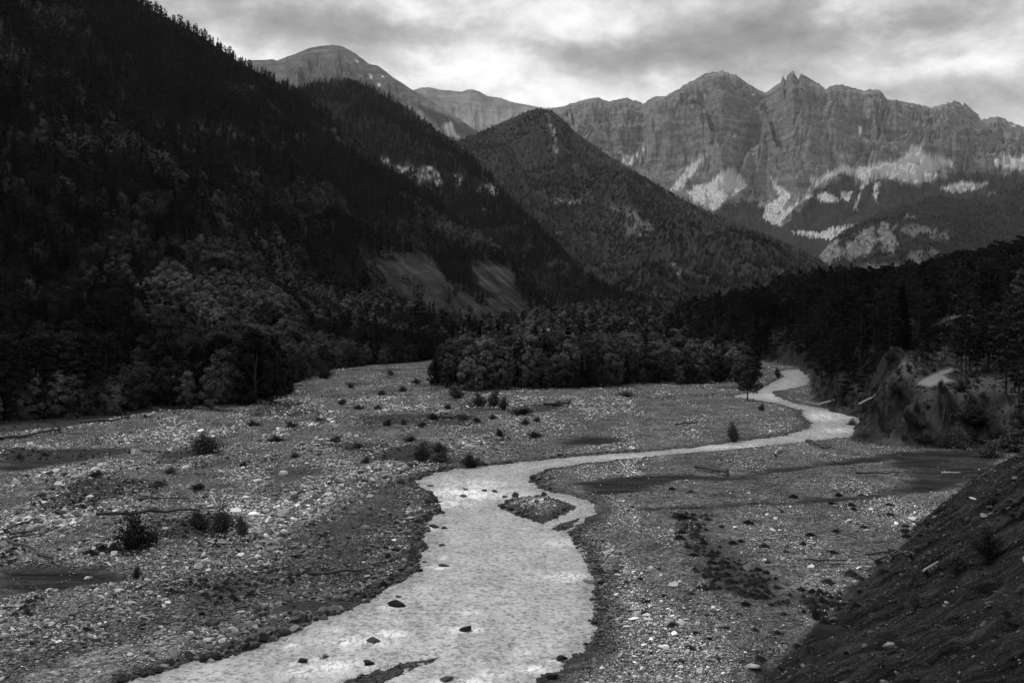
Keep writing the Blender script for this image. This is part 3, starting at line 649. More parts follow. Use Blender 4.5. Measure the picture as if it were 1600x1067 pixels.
# bare summit at the back left and the long ridge beside it
SIL6 = [(300,130),(381,95),(426,93),(432,95),(463,84),(481,76),(501,72),(520,71),(536,73),(556,84),(577,100),(591,103),(611,119),(646,142),(677,160),(711,182),(742,202),(780,228),(860,290)]
def masks6(at, qx, qy, U, T, X, Y, Z):
    w = fbm(qx * 0.08, qy * 0.08, 4, 231) * 8
    wood = inpx(qx, qy, [(655,165),(690,178),(745,204),(742,215),(715,208),(690,196),(662,176)], 2.5, w * 0.4)
    at['rock'] = 1 - wood * 0.9 - 0.35 * sstep(0.0, 0.3, fbm(qx * 0.05, qy * 0.05, 4, 235)) * (1 - wood)
    at['scree'] = np.maximum(inpx(qx, qy, [(690,198),(705,190),(712,205),(716,216),(700,212)], 2.5, w * 0.4) * 0.8, inpx(qx, qy, [(625,150),(640,160),(690,205),(660,195)], 4, w) * 0.25)
    at['snow'] = np.maximum.reduce([inpx(qx, qy, p, 0.8) for p in ([(554,92),(561,97),(558,98)], [(576,116),(583,121),(580,124)], [(589,129),(595,134),(592,136)], [(596,118),(600,120),(597,122)])])
mountain('bare_summit', mat_hill('summit_rock', 0.04, 0.08, 0.05, 0.26, 0.035), SIL6,
  [(300,7400),(520,7200),(860,6000)], [(300,4200),(860,4000)], 200, 300, 860, 420, 150, lambda T, U: T ** 1.15,
  lambda U, T, X, Y, env: ((ridged(U * 0.016 + T * 1.2, T * 1.4, 3, 241) - 0.75) * 130 + (ridged(U * 0.05 + T * 4, T * 4, 5, 245) - 0.75) * 75) * np.clip(T * 4, 0, 1) * np.clip((1 - T) * 4, 0.02, 1), masks6, drop=0)
SIL7 = [(560,165),(630,145),(646,141),(659,137),(670,136),(687,140),(705,142),(721,144),(732,140),(740,140),(749,143),(762,150),(783,153),(797,159),(828,165),(870,172),(920,190),(1000,240)]
def masks7(at, qx, qy, U, T, X, Y, Z):
    at['rock'] = 1 - 0.3 * sstep(0.0, 0.3, fbm(qx * 0.05, qy * 0.05, 4, 255))
    at['scree'] = 0.3 * sstep(160, 200, qy + fbm(qx * 0.1, qy * 0.05, 3, 257) * 20)
mountain('far_ridge', mat_hill('far_ridge_rock', 0.06, 0.12, 0.14, 0.36, 0.024), SIL7,
  [(560,11000),(1000,11600)], [(560,7600),(1000,7600)], 250, 560, 1000, 380, 130, lambda T, U: np.interp(T, [0, .5, 1], [0, .38, 1]),
  lambda U, T, X, Y, env: ((ridged(U * 0.02, T * 1.2, 3, 261) - 0.75) * 110 + (ridged(U * 0.07, T * 2.5, 4, 265) - 0.75) * 45) * np.clip(T * 4, 0, 1) * np.clip((1 - T) * 4, 0.03, 1), masks7, drop=0)
print('mountains', time.time() - T0)

# ------------------------------------------------------------------ plants: shapes
def tube(Vl, Fl, pts, rad, n=6):
    b = len(Vl); P = np.array(pts, float)
    for i, p in enumerate(P):
        d = P[min(i + 1, len(P) - 1)] - P[max(i - 1, 0)]; d = d / (np.linalg.norm(d) + 1e-9)
        a = np.cross(d, (0.31, 0.85, 0.42)); a /= np.linalg.norm(a) + 1e-9; c = np.cross(d, a)
        for k in range(n):
            q = 2 * math.pi * k / n; Vl.append(p + rad[i] * (math.cos(q) * a + math.sin(q) * c))
    for i in range(len(P) - 1):
        for k in range(n):
            a0 = b + i * n + k; a1 = b + i * n + (k + 1) % n
            Fl.append((a0, a1, a1 + n)); Fl.append((a0, a1 + n, a0 + n))
    Vl.append(P[-1]); e = len(Vl) - 1; o = b + (len(P) - 1) * n
    for k in range(n): Fl.append((o + k, o + (k + 1) % n, e))
def tris(centers, size, g, flat=0.0, nrm=None):
    """one leaf-spray triangle at every centre"""
    n = len(centers)
    a = g.normal(size=(n, 3)); a[:, 2] *= (1 - flat)
    if nrm is not None:
        nn = nrm + g.normal(size=(n, 3)) * 0.42; nn /= np.linalg.norm(nn, axis=1)[:, None] + 1e-9
        a -= nn * np.sum(a * nn, 1)[:, None]
    a /= np.linalg.norm(a, axis=1)[:, None] + 1e-9
    b = np.cross(a, nn) if nrm is not None else g.normal(size=(n, 3)) * (1, 1, 1 - flat); b = b - a * np.sum(a * b, 1)[:, None]; b /= np.linalg.norm(b, axis=1)[:, None] + 1e-9
    s = (size * g.uniform(0.6, 1.35, n))[:, None] if np.isscalar(size) else (size * g.uniform(0.7, 1.3, n))[:, None]
    v = np.stack([centers + a * s * 0.9, centers - a * s * 0.45 + b * s * 0.55, centers - a * s * 0.45 - b * s * 0.55], 1)
    return v.reshape(-1, 3)
def crown_mesh(name, tv, mat, smooth=False):
    me = mesh_np(name, tv, np.arange(len(tv)).reshape(-1, 3), smooth); me.materials.append(mat); return me
def trunk_mesh(name, Vl, Fl, mat):
    me = mesh_np(name, np.array(Vl), np.array(Fl), True); me.materials.append(mat); return me
def broadleaf(seed, H=10.0, W=6.0, low=0.12, clumps=46, per=52, leaf=0.40):
    g = np.random.default_rng(seed); Vl, Fl = [], []
    tops = []
    tube(Vl, Fl, [(0, 0, -0.3), (g.normal() * .1, g.normal() * .1, H * .22), (g.normal() * .25, g.normal() * .25, H * .5), (g.normal() * .35, g.normal() * .35, H * .8)], [H * .022, H * .018, H * .012, H * .003])
    cs = []
    for i in range(clumps):
        zz = low + (0.97 - low) * (i + g.random()) / clumps
        q = (zz - low) / (1 - low)
        rr = (W / 2) * (math.sin(math.pi * min(1, q * 0.86 + 0.16)) ** 0.6) * math.sqrt(g.uniform(0.18, 1.0)) * g.uniform(0.8, 1.12)
        an = g.random() * 2 * math.pi
        cs.append((rr * math.cos(an), rr * math.sin(an), zz * H))
    cs = np.array(cs)
    for c in cs[g.choice(len(cs), min(9, len(cs)), replace=False)]:
        b0 = np.array((0, 0, max(H * .08, c[2] * 0.55))); tube(Vl, Fl, [b0, (b0 + c) / 2 + g.normal(size=3) * .15, c], [H * .009, H * .006, H * .002], 4)
    cr = W * 0.135 * g.uniform(0.65, 1.35, len(cs))
    P = []; Nn = []
    for c, r in zip(cs, cr):
        n = int(per * (r / (W * .135)) ** 1.5) + 4
        d = g.normal(size=(n, 3)); d /= np.linalg.norm(d, axis=1)[:, None]
        P.append(c + d * (r * g.uniform(0.55, 1.08, n) )[:, None] * np.array((1, 1, 0.8)))
        oc = c - np.array((0, 0, H * .45)); Nn.append(d + 0.9 * oc / (np.linalg.norm(oc) + 1e-6) + (0, 0, .25))
    return trunk_mesh('trunk', Vl, Fl, M['bark']), crown_mesh('crown', tris(np.vstack(P), leaf, g, 0.0, np.vstack(Nn)), M['leaf'])
def pine(seed, H=14.0, W=6.0, low=0.35, tiers=26, per=70, leaf=0.36):
    g = np.random.default_rng(seed); Vl, Fl = [], []
    bend = g.normal(size=2) * 0.35
    ax = lambda q: np.array((bend[0] * q * q, bend[1] * q * q, q * H))
    tube(Vl, Fl, [ax(-0.02), ax(.25), ax(.55), ax(.8), ax(.97)], [H * .017, H * .014, H * .010, H * .006, H * .002])
    P = []; Nn = []
    for i in range(tiers):
        q = low + (0.98 - low) * (i + g.random() * .8) / tiers
        f = (q - low) / (1 - low)
        L = (W / 2) * (0.55 + 0.6 * math.sin(math.pi * min(1, 0.25 + f * .62))) * (1 - f ** 3 * 0.72) * g.uniform(0.55, 1.15)
        an = i * 2.4 + g.normal() * .5
        b0 = ax(q - 0.03); tip = b0 + np.array((math.cos(an) * L, math.sin(an) * L, L * g.uniform(0.02, 0.32)))
        tube(Vl, Fl, [b0, (b0 + tip) / 2 - (0, 0, .12), tip], [H * .005, H * .0035, H * .001], 3)
        for k, (fr, rr) in enumerate(((0.62, 0.8), (0.98, 0.72), (0.82, 0.75))):
            c = b0 + (tip - b0) * fr + g.normal(size=3) * (0.2, 0.2, .08) + (0, 0, .15)
            n = per // 3; r = W * 0.15 * rr * g.uniform(0.7, 1.3)
            d = g.normal(size=(n, 3)); d /= np.linalg.norm(d, axis=1)[:, None]
            P.append(c + d * (r * g.uniform(0.35, 1.05, n))[:, None] * np.array((1.15, 1.15, 0.42)))
            Nn.append(d * (1, 1, .6) + (0, 0, .55 * np.sign(d[:, 2:3]).mean()) + (0, 0, .5))
    return trunk_mesh('trunk', Vl, Fl, M['bark']), crown_mesh('crown', tris(np.vstack(P), leaf, g, 0.35, np.vstack(Nn)), M['needle'])
def spruce(seed, H=15.0, W=5.0, low=0.06, whorls=20, br=8, leaf=0.42, per=10):
    g = np.random.default_rng(seed); Vl, Fl = [], []
    tube(Vl, Fl, [(0, 0, -.3), (0, 0, H * .5), (0, 0, H * .98)], [H * .014, H * .008, H * .001], 5)
    P = []
    for i in range(whorls):
        q = low + (0.97 - low) * (i + g.random() * .5) / whorls
        L = (W / 2) * (1 - q) ** 0.85 * 1.12 + 0.12
        for k in range(br):
            an = k * 2 * math.pi / br + i * 1.1 + g.normal() * .22; l = L * g.uniform(0.65, 1.15)
            s = np.sort(g.uniform(0.15, 1.0, per)); w = g.normal(size=per) * 0.11 * l
            x = math.cos(an) * s * l - math.sin(an) * w; y = math.sin(an) * s * l + math.cos(an) * w
            P.append(np.stack([x, y, q * H - 0.30 * s * l + 0.12 * l * s ** 3 + g.normal(size=per) * .06], 1))
    P.append(np.stack([g.normal(size=12) * .06, g.normal(size=12) * .06, H * g.uniform(.93, 1.0, 12)], 1))
    return trunk_mesh('trunk', Vl, Fl, M['bark']), crown_mesh('crown', tris(np.vstack(P), leaf, g, 0.45), M['spruce'])
PROTO = {
 'leaf': [broadleaf(11, 10, 7.0, .05), broadleaf(12, 11, 6.0, .06, 50), broadleaf(13, 9, 7.5, .04, 54), broadleaf(14, 12, 5.2, .10, 44), broadleaf(15, 10, 6.2, .05, 40)],
 'pine': [pine(21), pine(22, 15, 5.4, .45), pine(23, 13, 6.8, .22, 30), pine(24, 16, 5.0, .52, 22), pine(25, 14, 6.2, .3)],
 'spruce': [spruce(31), spruce(32, 17, 4.6), spruce(33, 13, 5.4, .03), spruce(34, 15, 4.2)],
}
LONE = broadleaf(17, 9.0, 7.4, .34, 40, 44, .36)
PH = {'leaf': [10, 11, 9, 12, 10], 'pine': [14, 15, 13, 16, 14], 'spruce': [15, 17, 13, 15]}
# lighter shapes for the trees too far away to show their build
FARP = {
 'leaf': [broadleaf(s, 10, 7.2, .05, 20, 16, 0.95) for s in (41, 42, 43, 44)],
 'pine': [pine(s, 14, 6.2, .28, 12, 21, 0.85) for s in (51, 52, 53)],
 'spruce': [spruce(s, 15, 4.8, .05, 9, 5, 0.95, 4) for s in (61, 62, 63)],
}
FH = {'leaf': 10, 'pine': 14, 'spruce': 15}
print('protos', time.time() - T0)

# ------------------------------------------------------------------ where the trees stand
TREES = []   # arrays: kind, x, y, z, height, zone
def add_trees(kind, x, y, z, h, zone):
    TREES.append((kind, np.asarray(x, float), np.asarray(y, float), np.asarray(z, float), np.asarray(h, float), zone))
def scatter_layer(name, A, seed, hfun, kindfun, zone, tmin=0.0, qlim=(-90, 1690), bare_keep=0.12):
    L = LAYERS[name]; g = np.random.default_rng(seed)
    X, Y, Z = L['X'], L['Y'], L['Z']
    ax = X[1:, 1:] - X[:-1, :-1]; ay = Y[1:, 1:] - Y[:-1, :-1]; bx_ = X[1:, :-1] - X[:-1, 1:]; by_ = Y[1:, :-1] - Y[:-1, 1:]
    area = np.abs(ax * by_ - ay * bx_) / 2
    q = L['qx'][:-1, :-1]; qy = L['qy'][:-1, :-1]; T = L['T'][:-1, :-1]
    lam = area / A(Y[:-1, :-1]) * ((q > qlim[0]) & (q < qlim[1]) & (T <= 1.02) & (T >= tmin) & (qy > -60))
    lam = lam * (1 - L['bare'][:-1, :-1] * (1 - bare_keep))
    n = g.poisson(lam); i, j = np.nonzero(n); rep = n[i, j]; i = np.repeat(i, rep); j = np.repeat(j, rep)
    a = g.random(len(i)); b = g.random(len(i))
    bl = lambda S: S[i, j] * (1 - a) * (1 - b) + S[i + 1, j] * a * (1 - b) + S[i, j + 1] * (1 - a) * b + S[i + 1, j + 1] * a * b
    x, y, z = bl(X), bl(Y), bl(Z)
    if zone == 'slope':
        qa, qb = topix(x, y, z + 10.0); inside = np.minimum.reduce([sdpoly(qa, qb, p, 30) for p in FANS + [GROVE]]) < 3
        ok = ~(inside & (g.random(len(x)) < 0.99)) & ~((outcrops(qa, qb) > .45) & (g.random(len(x)) < .6)); x, y, z = x[ok], y[ok], z[ok]
    kinds = kindfun(g, x, y, z)
    for kd in ('leaf', 'pine', 'spruce'):
        m = kinds == kd
        if m.any(): add_trees(kd, x[m], y[m], z[m], hfun(g, m.sum(), kd), zone)
FANS = [[(560,384),(590,388),(640,382),(664,392),(702,428),(748,460),(802,476),(800,490),(730,492),(680,482),(630,456),(580,424)], [(735,408),(760,398),(795,405),(806,428),(800,445),(830,470),(835,486),(800,486),(770,462),(745,440)]]
def k1(g, x, y, z):
    n = fbm(x * 0.011, y * 0.006, 3, 301) + 0.10 * np.sin(z * 0.03)
    r = g.random(len(x)); hi = sstep(90, 240, z)
    out = np.where(r < 0.55, 'spruce', 'pine')
    lf = (n + g.normal(size=len(x)) * 0.10 > 0.10 + hi * 0.35)
    return np.where(lf, 'leaf', out)
h1 = lambda g, n, kd: g.uniform(6.5, 11, n) if kd == 'leaf' else g.uniform(7.5, 14.5, n)
scatter_layer('wooded_slope', lambda Y: np.interp(Y, [200, 500, 900, 1500], [13, 16, 22, 28]), 401, h1, k1, 'slope')
def k2(g, x, y, z):
    n = fbm(x * 0.006, y * 0.004, 3, 305); r = g.random(len(x))
    return np.where(n + g.normal(size=len(x)) * .12 > 0.16, 'leaf', np.where(r < .8, 'spruce', 'pine'))
scatter_layer('conifer_hill', lambda Y: np.interp(Y, [1100, 2900], [42, 62]), 402, lambda g, n, kd: g.uniform(8, 12, n) if kd == 'leaf' else g.uniform(11, 18, n), k2, 'hill2', 0.03)
def k3(g, x, y, z):
    n = fbm(x * 0.004, y * 0.003, 3, 309); r = g.random(len(x))
    return np.where(n + g.normal(size=len(x)) * .16 > -0.06, 'leaf', np.where(r < .5, 'spruce', 'pine'))
scatter_layer('pointed_hill', lambda Y: np.interp(Y, [1400, 2500, 4100], [38, 62, 80]), 403, lambda g, n, kd: g.uniform(5, 10, n), k3, 'hill3', 0.02)
scatter_layer('cliff_hill', lambda Y: np.interp(Y, [2300, 5200], [170, 260]), 404, lambda g, n, kd: g.uniform(6, 11, n), k3, 'hill4', 0.25)

def sample_px(g, n, x0, x1, y0, y1):
    """points on the ground sheet, spread evenly over the ground's extent between two rows"""
    Ya = CAM_H * F / (y1 - HY); Yb = CAM_H * F / (y0 - HY)
    Y = np.sqrt(g.uniform(Ya * Ya, Yb * Yb, n)); return (g.uniform(x0, x1, n) - CX) / F * Y, Y
# light grove on the left slope
g = np.random.default_rng(77); Lw = LAYERS['wooded_slope']; PALE = []
for (px, py) in [(246,440),(256,432),(264,442),(270,428),(278,445),(285,438),(292,452),(300,448),(306,462),(314,458),(320,470),(326,466),(332,482),(338,478),(342,494),(330,498),(316,484),(302,474),(286,462),(270,454),(256,448),(344,506),(322,500)]:
    i = int(np.argmin((Lw['qx'] - px) ** 2 + (Lw['qy'] - (py + 22)) ** 2 + (Lw['T'] > 1) * 1e6)); PALE.append((Lw['X'].flat[i], Lw['Y'].flat[i], Lw['Z'].flat[i], g.uniform(9, 12)))
# thicket on the gravel island
g = np.random.default_rng(501)
ISLE_WOOD = gpoly([(674,604),(700,607),(745,612),(790,608),(860,607),(920,606),(1000,602),(1060,600),(1132,598),(1180,592),(1186,575),(1100,565),(1000,562),(850,562),(690,566)])
X, Y = sample_px(g, 5200, 660, 1215, 556, 616)
X = X + 0; sd = sdpoly(X, Y, ISLE_WOOD, 30); m = sd < 0; X, Y, sd = X[m], Y[m], sd[m]
def thin(x, y, dmin):
    keep = []; cell = {}
    for i in range(len(x)):
        c = (int(x[i] // dmin), int(y[i] // dmin)); ok = True
        for a in (-1, 0, 1):
            for b in (-1, 0, 1):
                for j in cell.get((c[0] + a, c[1] + b), ()):
                    if (x[i] - x[j]) ** 2 + (y[i] - y[j]) ** 2 < dmin * dmin: ok = False; break
                if not ok: break
            if not ok: break
        if ok: keep.append(i); cell.setdefault(c, []).append(i)
    return np.array(keep, int)
k = thin(X, Y, 3.6); X, Y, sd = X[k], Y[k], sd[k]
gz = ground(X, Y)
hh = np.interp(sd, [-14, -3, 0], [11.5, 9.5, 5.0]) * g.uniform(0.75, 1.15, len(X)) * np.interp(CX + X / Y * F, [660, 760, 900, 1100, 1200], [1.0, 1.08, 1.05, 0.85, 0.95])
con = g.random(len(X)) < 0.10
add_trees('leaf', X[~con], Y[~con], gz['z'][~con] - .05, hh[~con], 'island'); add_trees('spruce', X[con], Y[con], gz['z'][con] - .05, hh[con] * 1.2, 'island')
# valley-floor wood behind it
Yv = np.sqrt(g.uniform(500 ** 2, 1480 ** 2, 9000)); Pv = g.uniform(600, 1330, 9000); Xv = (Pv - CX) / F * Yv
gv = ground(Xv, Yv); m = (gv['s'] < -2) & (gv['dl'] < 6) & (gv['rv'] > 6); Xv, Yv = Xv[m], Yv[m]; k = thin(Xv, Yv, 5.5); Xv, Yv = Xv[k], Yv[k]; zv = ground(Xv, Yv)['z']
r = g.random(len(Xv)); cl = fbm(Xv * 0.012, Yv * 0.006, 3, 511)
for kd, mm in (('leaf', (r < .62) | (cl > .15)), ('spruce', ~((r < .62) | (cl > .15)) & (r < .8)), ('pine', ~((r < .62) | (cl > .15)) & (r >= .8))):
    add_trees(kd, Xv[mm], Yv[mm], zv[mm] - .1, (g.uniform(8, 13, mm.sum()) if kd == 'leaf' else g.uniform(9, 15, mm.sum())), 'valley')
# left fringe: pine stand at the edge, round willows and alders further up
edge = []
for px in np.arange(-60, 175, 8.0):
    for kx in range(4):
        edge.append(('pine', px + g.normal() * 4, kx * 5.0 + g.uniform(0, 4), g.uniform(13, 17)))
for px in np.arange(175, 700, 10.0):
    for kx in range(2):
        edge.append(('leaf', px + g.normal() * 5, kx * 4.0 + g.uniform(-1, 3), g.uniform(6, 10)))
ex, ey, eh, ek = [], [], [], []
for kd, px, off, h in edge:
    d = float(interp(px, LFOOT)) + off + 1.0
    ex.append((px - CX) / F * d); ey.append(d); eh.append(h); ek.append(kd)
for (px, py, h, w_) in [(215,642,9.5,1), (265,638,10.5,1), (292,640,8,1), (345,634,12,1), (372,632,14.0,1), (400,634,15.0,1), (425,630,12.5,1), (330,640,9,1), (445,615,8,1), (175,648,6,1), (480,592,5,1), (505,588,5.5,1)]:
    x, y = gp(px, py); ex.append(x); ey.append(y); eh.append(h); ek.append('leaf')
ex, ey, eh, ek = map(np.array, (ex, ey, eh, ek))
ez = ground(ex, ey)['z']
for kd in ('leaf', 'pine'):
    m = ek == kd; add_trees(kd, ex[m], ey[m], ez[m] - .1, eh[m], 'fringe')
# pines over the right bank
Yr = np.sqrt(g.uniform(150 ** 2, 720 ** 2, 30000)); Pr = g.uniform(1000, 1690, 30000); Xr = (Pr - CX) / F * Yr
gr = ground(Xr, Yr)
rel = gr['s'] - gr['s0']
fe = (fbm(Xr * 0.03, Yr * 0.03, 3, 521) > 0.10) & (Yr > 225) & (gr['s'] > 3)
bareface = (Yr > 335) & (rel < -0.5) & (Pr > 1192) & (Pr < 1272)
m = ((rel > 1.5) | ((Yr > 224) & (gr['s'] > 1.8) & (~bareface | (g.random(len(Yr)) < .05)))) & (gr['s'] > 1.5)
m &= ~((Yr < 212) & (Pr < 1500)) & ~((Yr < 196) & (Pr < 1580))
Xr, Yr, zr = Xr[m], Yr[m], gr['z'][m]; relr = rel[m]
k = thin(Xr, Yr, 4.2); Xr, Yr, zr, relr = Xr[k], Yr[k], zr[k], relr[k]
hr = g.uniform(9, 17, len(Xr)) * np.interp(Yr, [150, 230, 400], [0.75, 0.85, 1.0])
qx_, qt = topix(Xr, Yr, zr + hr); _, qb = topix(Xr, Yr, zr)
blk = (qx_ > 1440) & (qx_ < 1545) & (qt < 502) & (qb > 497) & (qt > 380) & (Yr < 330)   # keeps the clearing in view
hr = np.where(blk, np.maximum(1.2, (CAM_H - zr) + (HY - 503.0 - 8 * g.random(len(Xr))) / F * Yr), hr)      # only low trees before the clearing
r = g.random(len(Xr)); lf = fbm(Xr * .04, Yr * .03, 3, 525) + g.normal(size=len(Xr)) * .1 > 0.30
add_trees('pine', Xr[~lf & (r < .85)], Yr[~lf & (r < .85)], zr[~lf & (r < .85)] - .2, hr[~lf & (r < .85)], 'bank'); add_trees('spruce', Xr[~lf & (r >= .85)], Yr[~lf & (r >= .85)], zr[~lf & (r >= .85)] - .2, hr[~lf & (r >= .85)], 'bank')
add_trees('leaf', Xr[lf], Yr[lf], zr[lf] - .2, hr[lf] * .7, 'bank')
# single pines standing at the right edge above the mud fan
sx, sy, sh = [], [], []
for (px, d, h) in [(1515, 198, 13), (1545, 200, 11), (1572, 176, 13), (1592, 168, 14), (1608, 172, 12), (1560, 205, 12), (1590, 190, 13), (1530, 215, 11), (1612, 158, 11)]:
    sx.append((px - CX) / F * d); sy.append(d); sh.append(h)
sx, sy, sh = map(np.array, (sx, sy, sh)); add_trees('pine', sx, sy, ground(sx, sy)['z'] - .2, sh, 'bankedge')
# the lone forked tree standing in the stream
lx, ly = gp(1168, 628, WZ)
add_trees('leaf', [lx], [ly], [WZ - 0.1], [9.0], 'lone')
print('trees placed', sum(len(t[1]) for t in TREES), time.time() - T0)

# ------------------------------------------------------------------ instanced masses through geometry nodes
def instancer(name, pts, rotz, scale, idx, protos, label, cat, tone=None, tilt=None, nonuni=None):
    col = bpy.data.collections.new(name + '_shapes')
    for i, me in enumerate(protos):
        col.objects.link(bpy.data.objects.new('%s_shape_%02d' % (name, i), me))
    me = bpy.data.meshes.new(name); me.vertices.add(len(pts)); me.vertices.foreach_set('co', np.asarray(pts, np.float32).ravel())
    def va(nm, arr):
        a = me.attributes.new(nm, 'FLOAT_VECTOR', 'POINT'); a.data.foreach_set('vector', np.asarray(arr, np.float32).ravel())
    n = len(pts); z = np.zeros(n)
    tl = tilt if tilt is not None else np.zeros((n, 2))
    va('turn', np.stack([tl[:, 0], tl[:, 1], rotz], 1)); va('size', nonuni if nonuni is not None else np.stack([scale] * 3, 1))
    a = me.attributes.new('pick', 'INT', 'POINT'); a.data.foreach_set('value', np.asarray(idx, np.int32))
    attr(me, 'tone', tone if tone is not None else z)
    ng = bpy.data.node_groups.new(name + '_nodes', 'GeometryNodeTree')
    ng.interface.new_socket('Geometry', in_out='INPUT', socket_type='NodeSocketGeometry'); ng.interface.new_socket('Geometry', in_out='OUTPUT', socket_type='NodeSocketGeometry')
    N, Lk = ng.nodes, ng.links
    gi = N.new('NodeGroupInput'); go = N.new('NodeGroupOutput'); ci = N.new('GeometryNodeCollectionInfo'); ip = N.new('GeometryNodeInstanceOnPoints')
    ci.inputs['Collection'].default_value = col; ci.inputs['Separate Children'].default_value = True; ci.inputs['Reset Children'].default_value = True
    ip.inputs['Pick Instance'].default_value = True
    def na(nm, ty):
        q = N.new('GeometryNodeInputNamedAttribute'); q.data_type = ty; q.inputs['Name'].default_value = nm; return [s for s in q.outputs if s.enabled and s.name == 'Attribute'][0]
    Lk.new(gi.outputs[0], ip.inputs['Points']); Lk.new(ci.outputs[0], ip.inputs['Instance']); Lk.new(na('pick', 'INT'), ip.inputs['Instance Index'])
    e2r = N.new('FunctionNodeEulerToRotation'); Lk.new(na('turn', 'FLOAT_VECTOR'), e2r.inputs[0]); Lk.new(e2r.outputs[0], ip.inputs['Rotation'])
    Lk.new(na('size', 'FLOAT_VECTOR'), ip.inputs['Scale']); Lk.new(ip.outputs[0], go.inputs[0])
    o = link(name, me); md = o.modifiers.new('scatter', 'NODES'); md.node_group = ng
    props(o, label, cat, kind='stuff'); return o
def merged(tr, cr, name):
    """trunk and crown in one mesh, for the instanced far trees"""
    bm = bmesh.new(); bm.from_mesh(cr); n0 = len(bm.faces); bm.from_mesh(tr)
    bm.faces.ensure_lookup_table()
    for f in bm.faces[n0:]: f.material_index = 1
    me = bpy.data.meshes.new(name); bm.to_mesh(me); bm.free()
    me.materials.append(cr.materials[0]); me.materials.append(tr.materials[0]); return me
KINDNAME = {'leaf': 'broadleaf_tree', 'pine': 'pine_tree', 'spruce': 'spruce_tree'}
KINDWORD = {'leaf': 'round leafy tree', 'pine': 'dark flat-tiered pine', 'spruce': 'dark pointed spruce'}
ZONE = {'slope': ('low on the left wooded slope', 'on the left wooded slope'), 'island': ('in the island thicket', 'in the island thicket'),
 'valley': ('in the valley-floor wood behind the island thicket', 'in the valley-floor wood'), 'fringe': ('at the left edge of the gravel', 'along the left edge of the gravel'),
 'bank': ('in the black wood above the right bank', 'above the right bank'), 'bankedge': ('at the right frame edge above the mud fan', 'at the right frame edge'), 'lone': ('', ''),
 'hill2': ('on the conifer hill', 'on the conifer hill'), 'hill3': ('on the pointed hill', 'on the pointed hill'), 'hill4': ('on the cliff hill', 'on the cliff hill')}
ZWORD = {'slope': ('forest_on_slope', 'dark mixed forest covering the big left slope', 'forest'), 'island': ('thicket', 'leafy thicket filling the gravel island', 'thicket'),
 'valley': ('valley_wood', 'mixed wood on the valley floor behind the thicket', 'wood'), 'fringe': ('woodland_edge', 'leafy woodland edge beside the left gravel', 'wood'),
 'bank': ('pine_wood', 'black pine wood on the rise above the right bank', 'forest'), 'bankedge': ('pine_group', 'pines at the right edge', 'wood'), 'hill2': ('conifer_forest', 'dark conifer forest on the second hill', 'forest'),
 'hill3': ('scrub_forest', 'low speckled forest on the pointed hill', 'forest'), 'hill4': ('hill_forest', 'scrubby forest on the low cliff hill', 'forest')}
def make_tree(kind, x, y, z, h, zone, rz, vi):
    tr, cr = PROTO[kind][vi]; s = h / PH[kind][vi]
    if zone == 'lone': (tr, cr), s = LONE, 1.0
    o = bpy.data.objects.new(KINDNAME[kind], None); C.objects.link(o); o.empty_display_size = 0.5
    o.location = (x, y, z); o.rotation_euler = (0, 0, rz); o.scale = (s, s, s)
    for nm, me in (('trunk', tr), ('crown', cr)):
        c = bpy.data.objects.new(nm, me); C.objects.link(c); c.parent = o
    if zone == 'lone': props(o, 'lone small leafy tree standing at the bend of the stream', 'tree')
    else:
        px = CX + x / y * F; extra = ''
        if zone == 'island':
            front = float(sdpoly(np.array([x]), np.array([y]), ISLE_WOOD, 30)[0]) > -5.0
            extra = (', front row' if front else ', behind the front row') + (', left third' if px < 850 else ', middle' if px < 1020 else ', right third')
        elif zone == 'slope': extra = ', above the pine stand' if px < 180 else ', above the round willows' if px < 460 else ', near the bare fans'
        elif zone == 'bank': extra = ', over the stream bend' if px < 1300 else ', behind the bluff nose' if px < 1450 else ', around the clearing'
        elif zone == 'fringe': extra = ', left corner' if px < 180 else ', among the round willows' if px < 460 else ', far end by the fans'
        elif zone == 'bankedge': extra = ', nearest ones' if y < 180 else ', behind the nearest ones'
        props(o, KINDWORD[kind] + ' ' + ZONE[zone][0] + extra, 'tree', KINDNAME[kind].replace('_', ' ') + 's ' + ZONE[zone][1] + extra)
    return o
M['paleleaf'] = mat_leaf('pale_leaves', 0.07, 0.12)
PALEP = []
for sd_ in (91, 92, 93):
    tr, cr = broadleaf(sd_, 10, 6.6, .05, 46, 44, .42); cr.materials.clear(); cr.materials.append(M['paleleaf']); PALEP.append((tr, cr))
for i, (x, y, z, h) in enumerate(PALE):
    o = bpy.data.objects.new('broadleaf_tree', None); C.objects.link(o); o.location = (x, y, z - .4); o.rotation_euler = (0, 0, i * 1.7); o.scale = (h / 10,) * 3; o.empty_display_size = .5
    for nm, me in zip(('trunk', 'crown'), PALEP[i % 3]):
        c = bpy.data.objects.new(nm, me); C.objects.link(c); c.parent = o
    props(o, 'pale leafy tree in the light grove low on the dark left slope', 'tree', 'pale trees of the light grove')
NEAR_MAX = 300
allk = {}
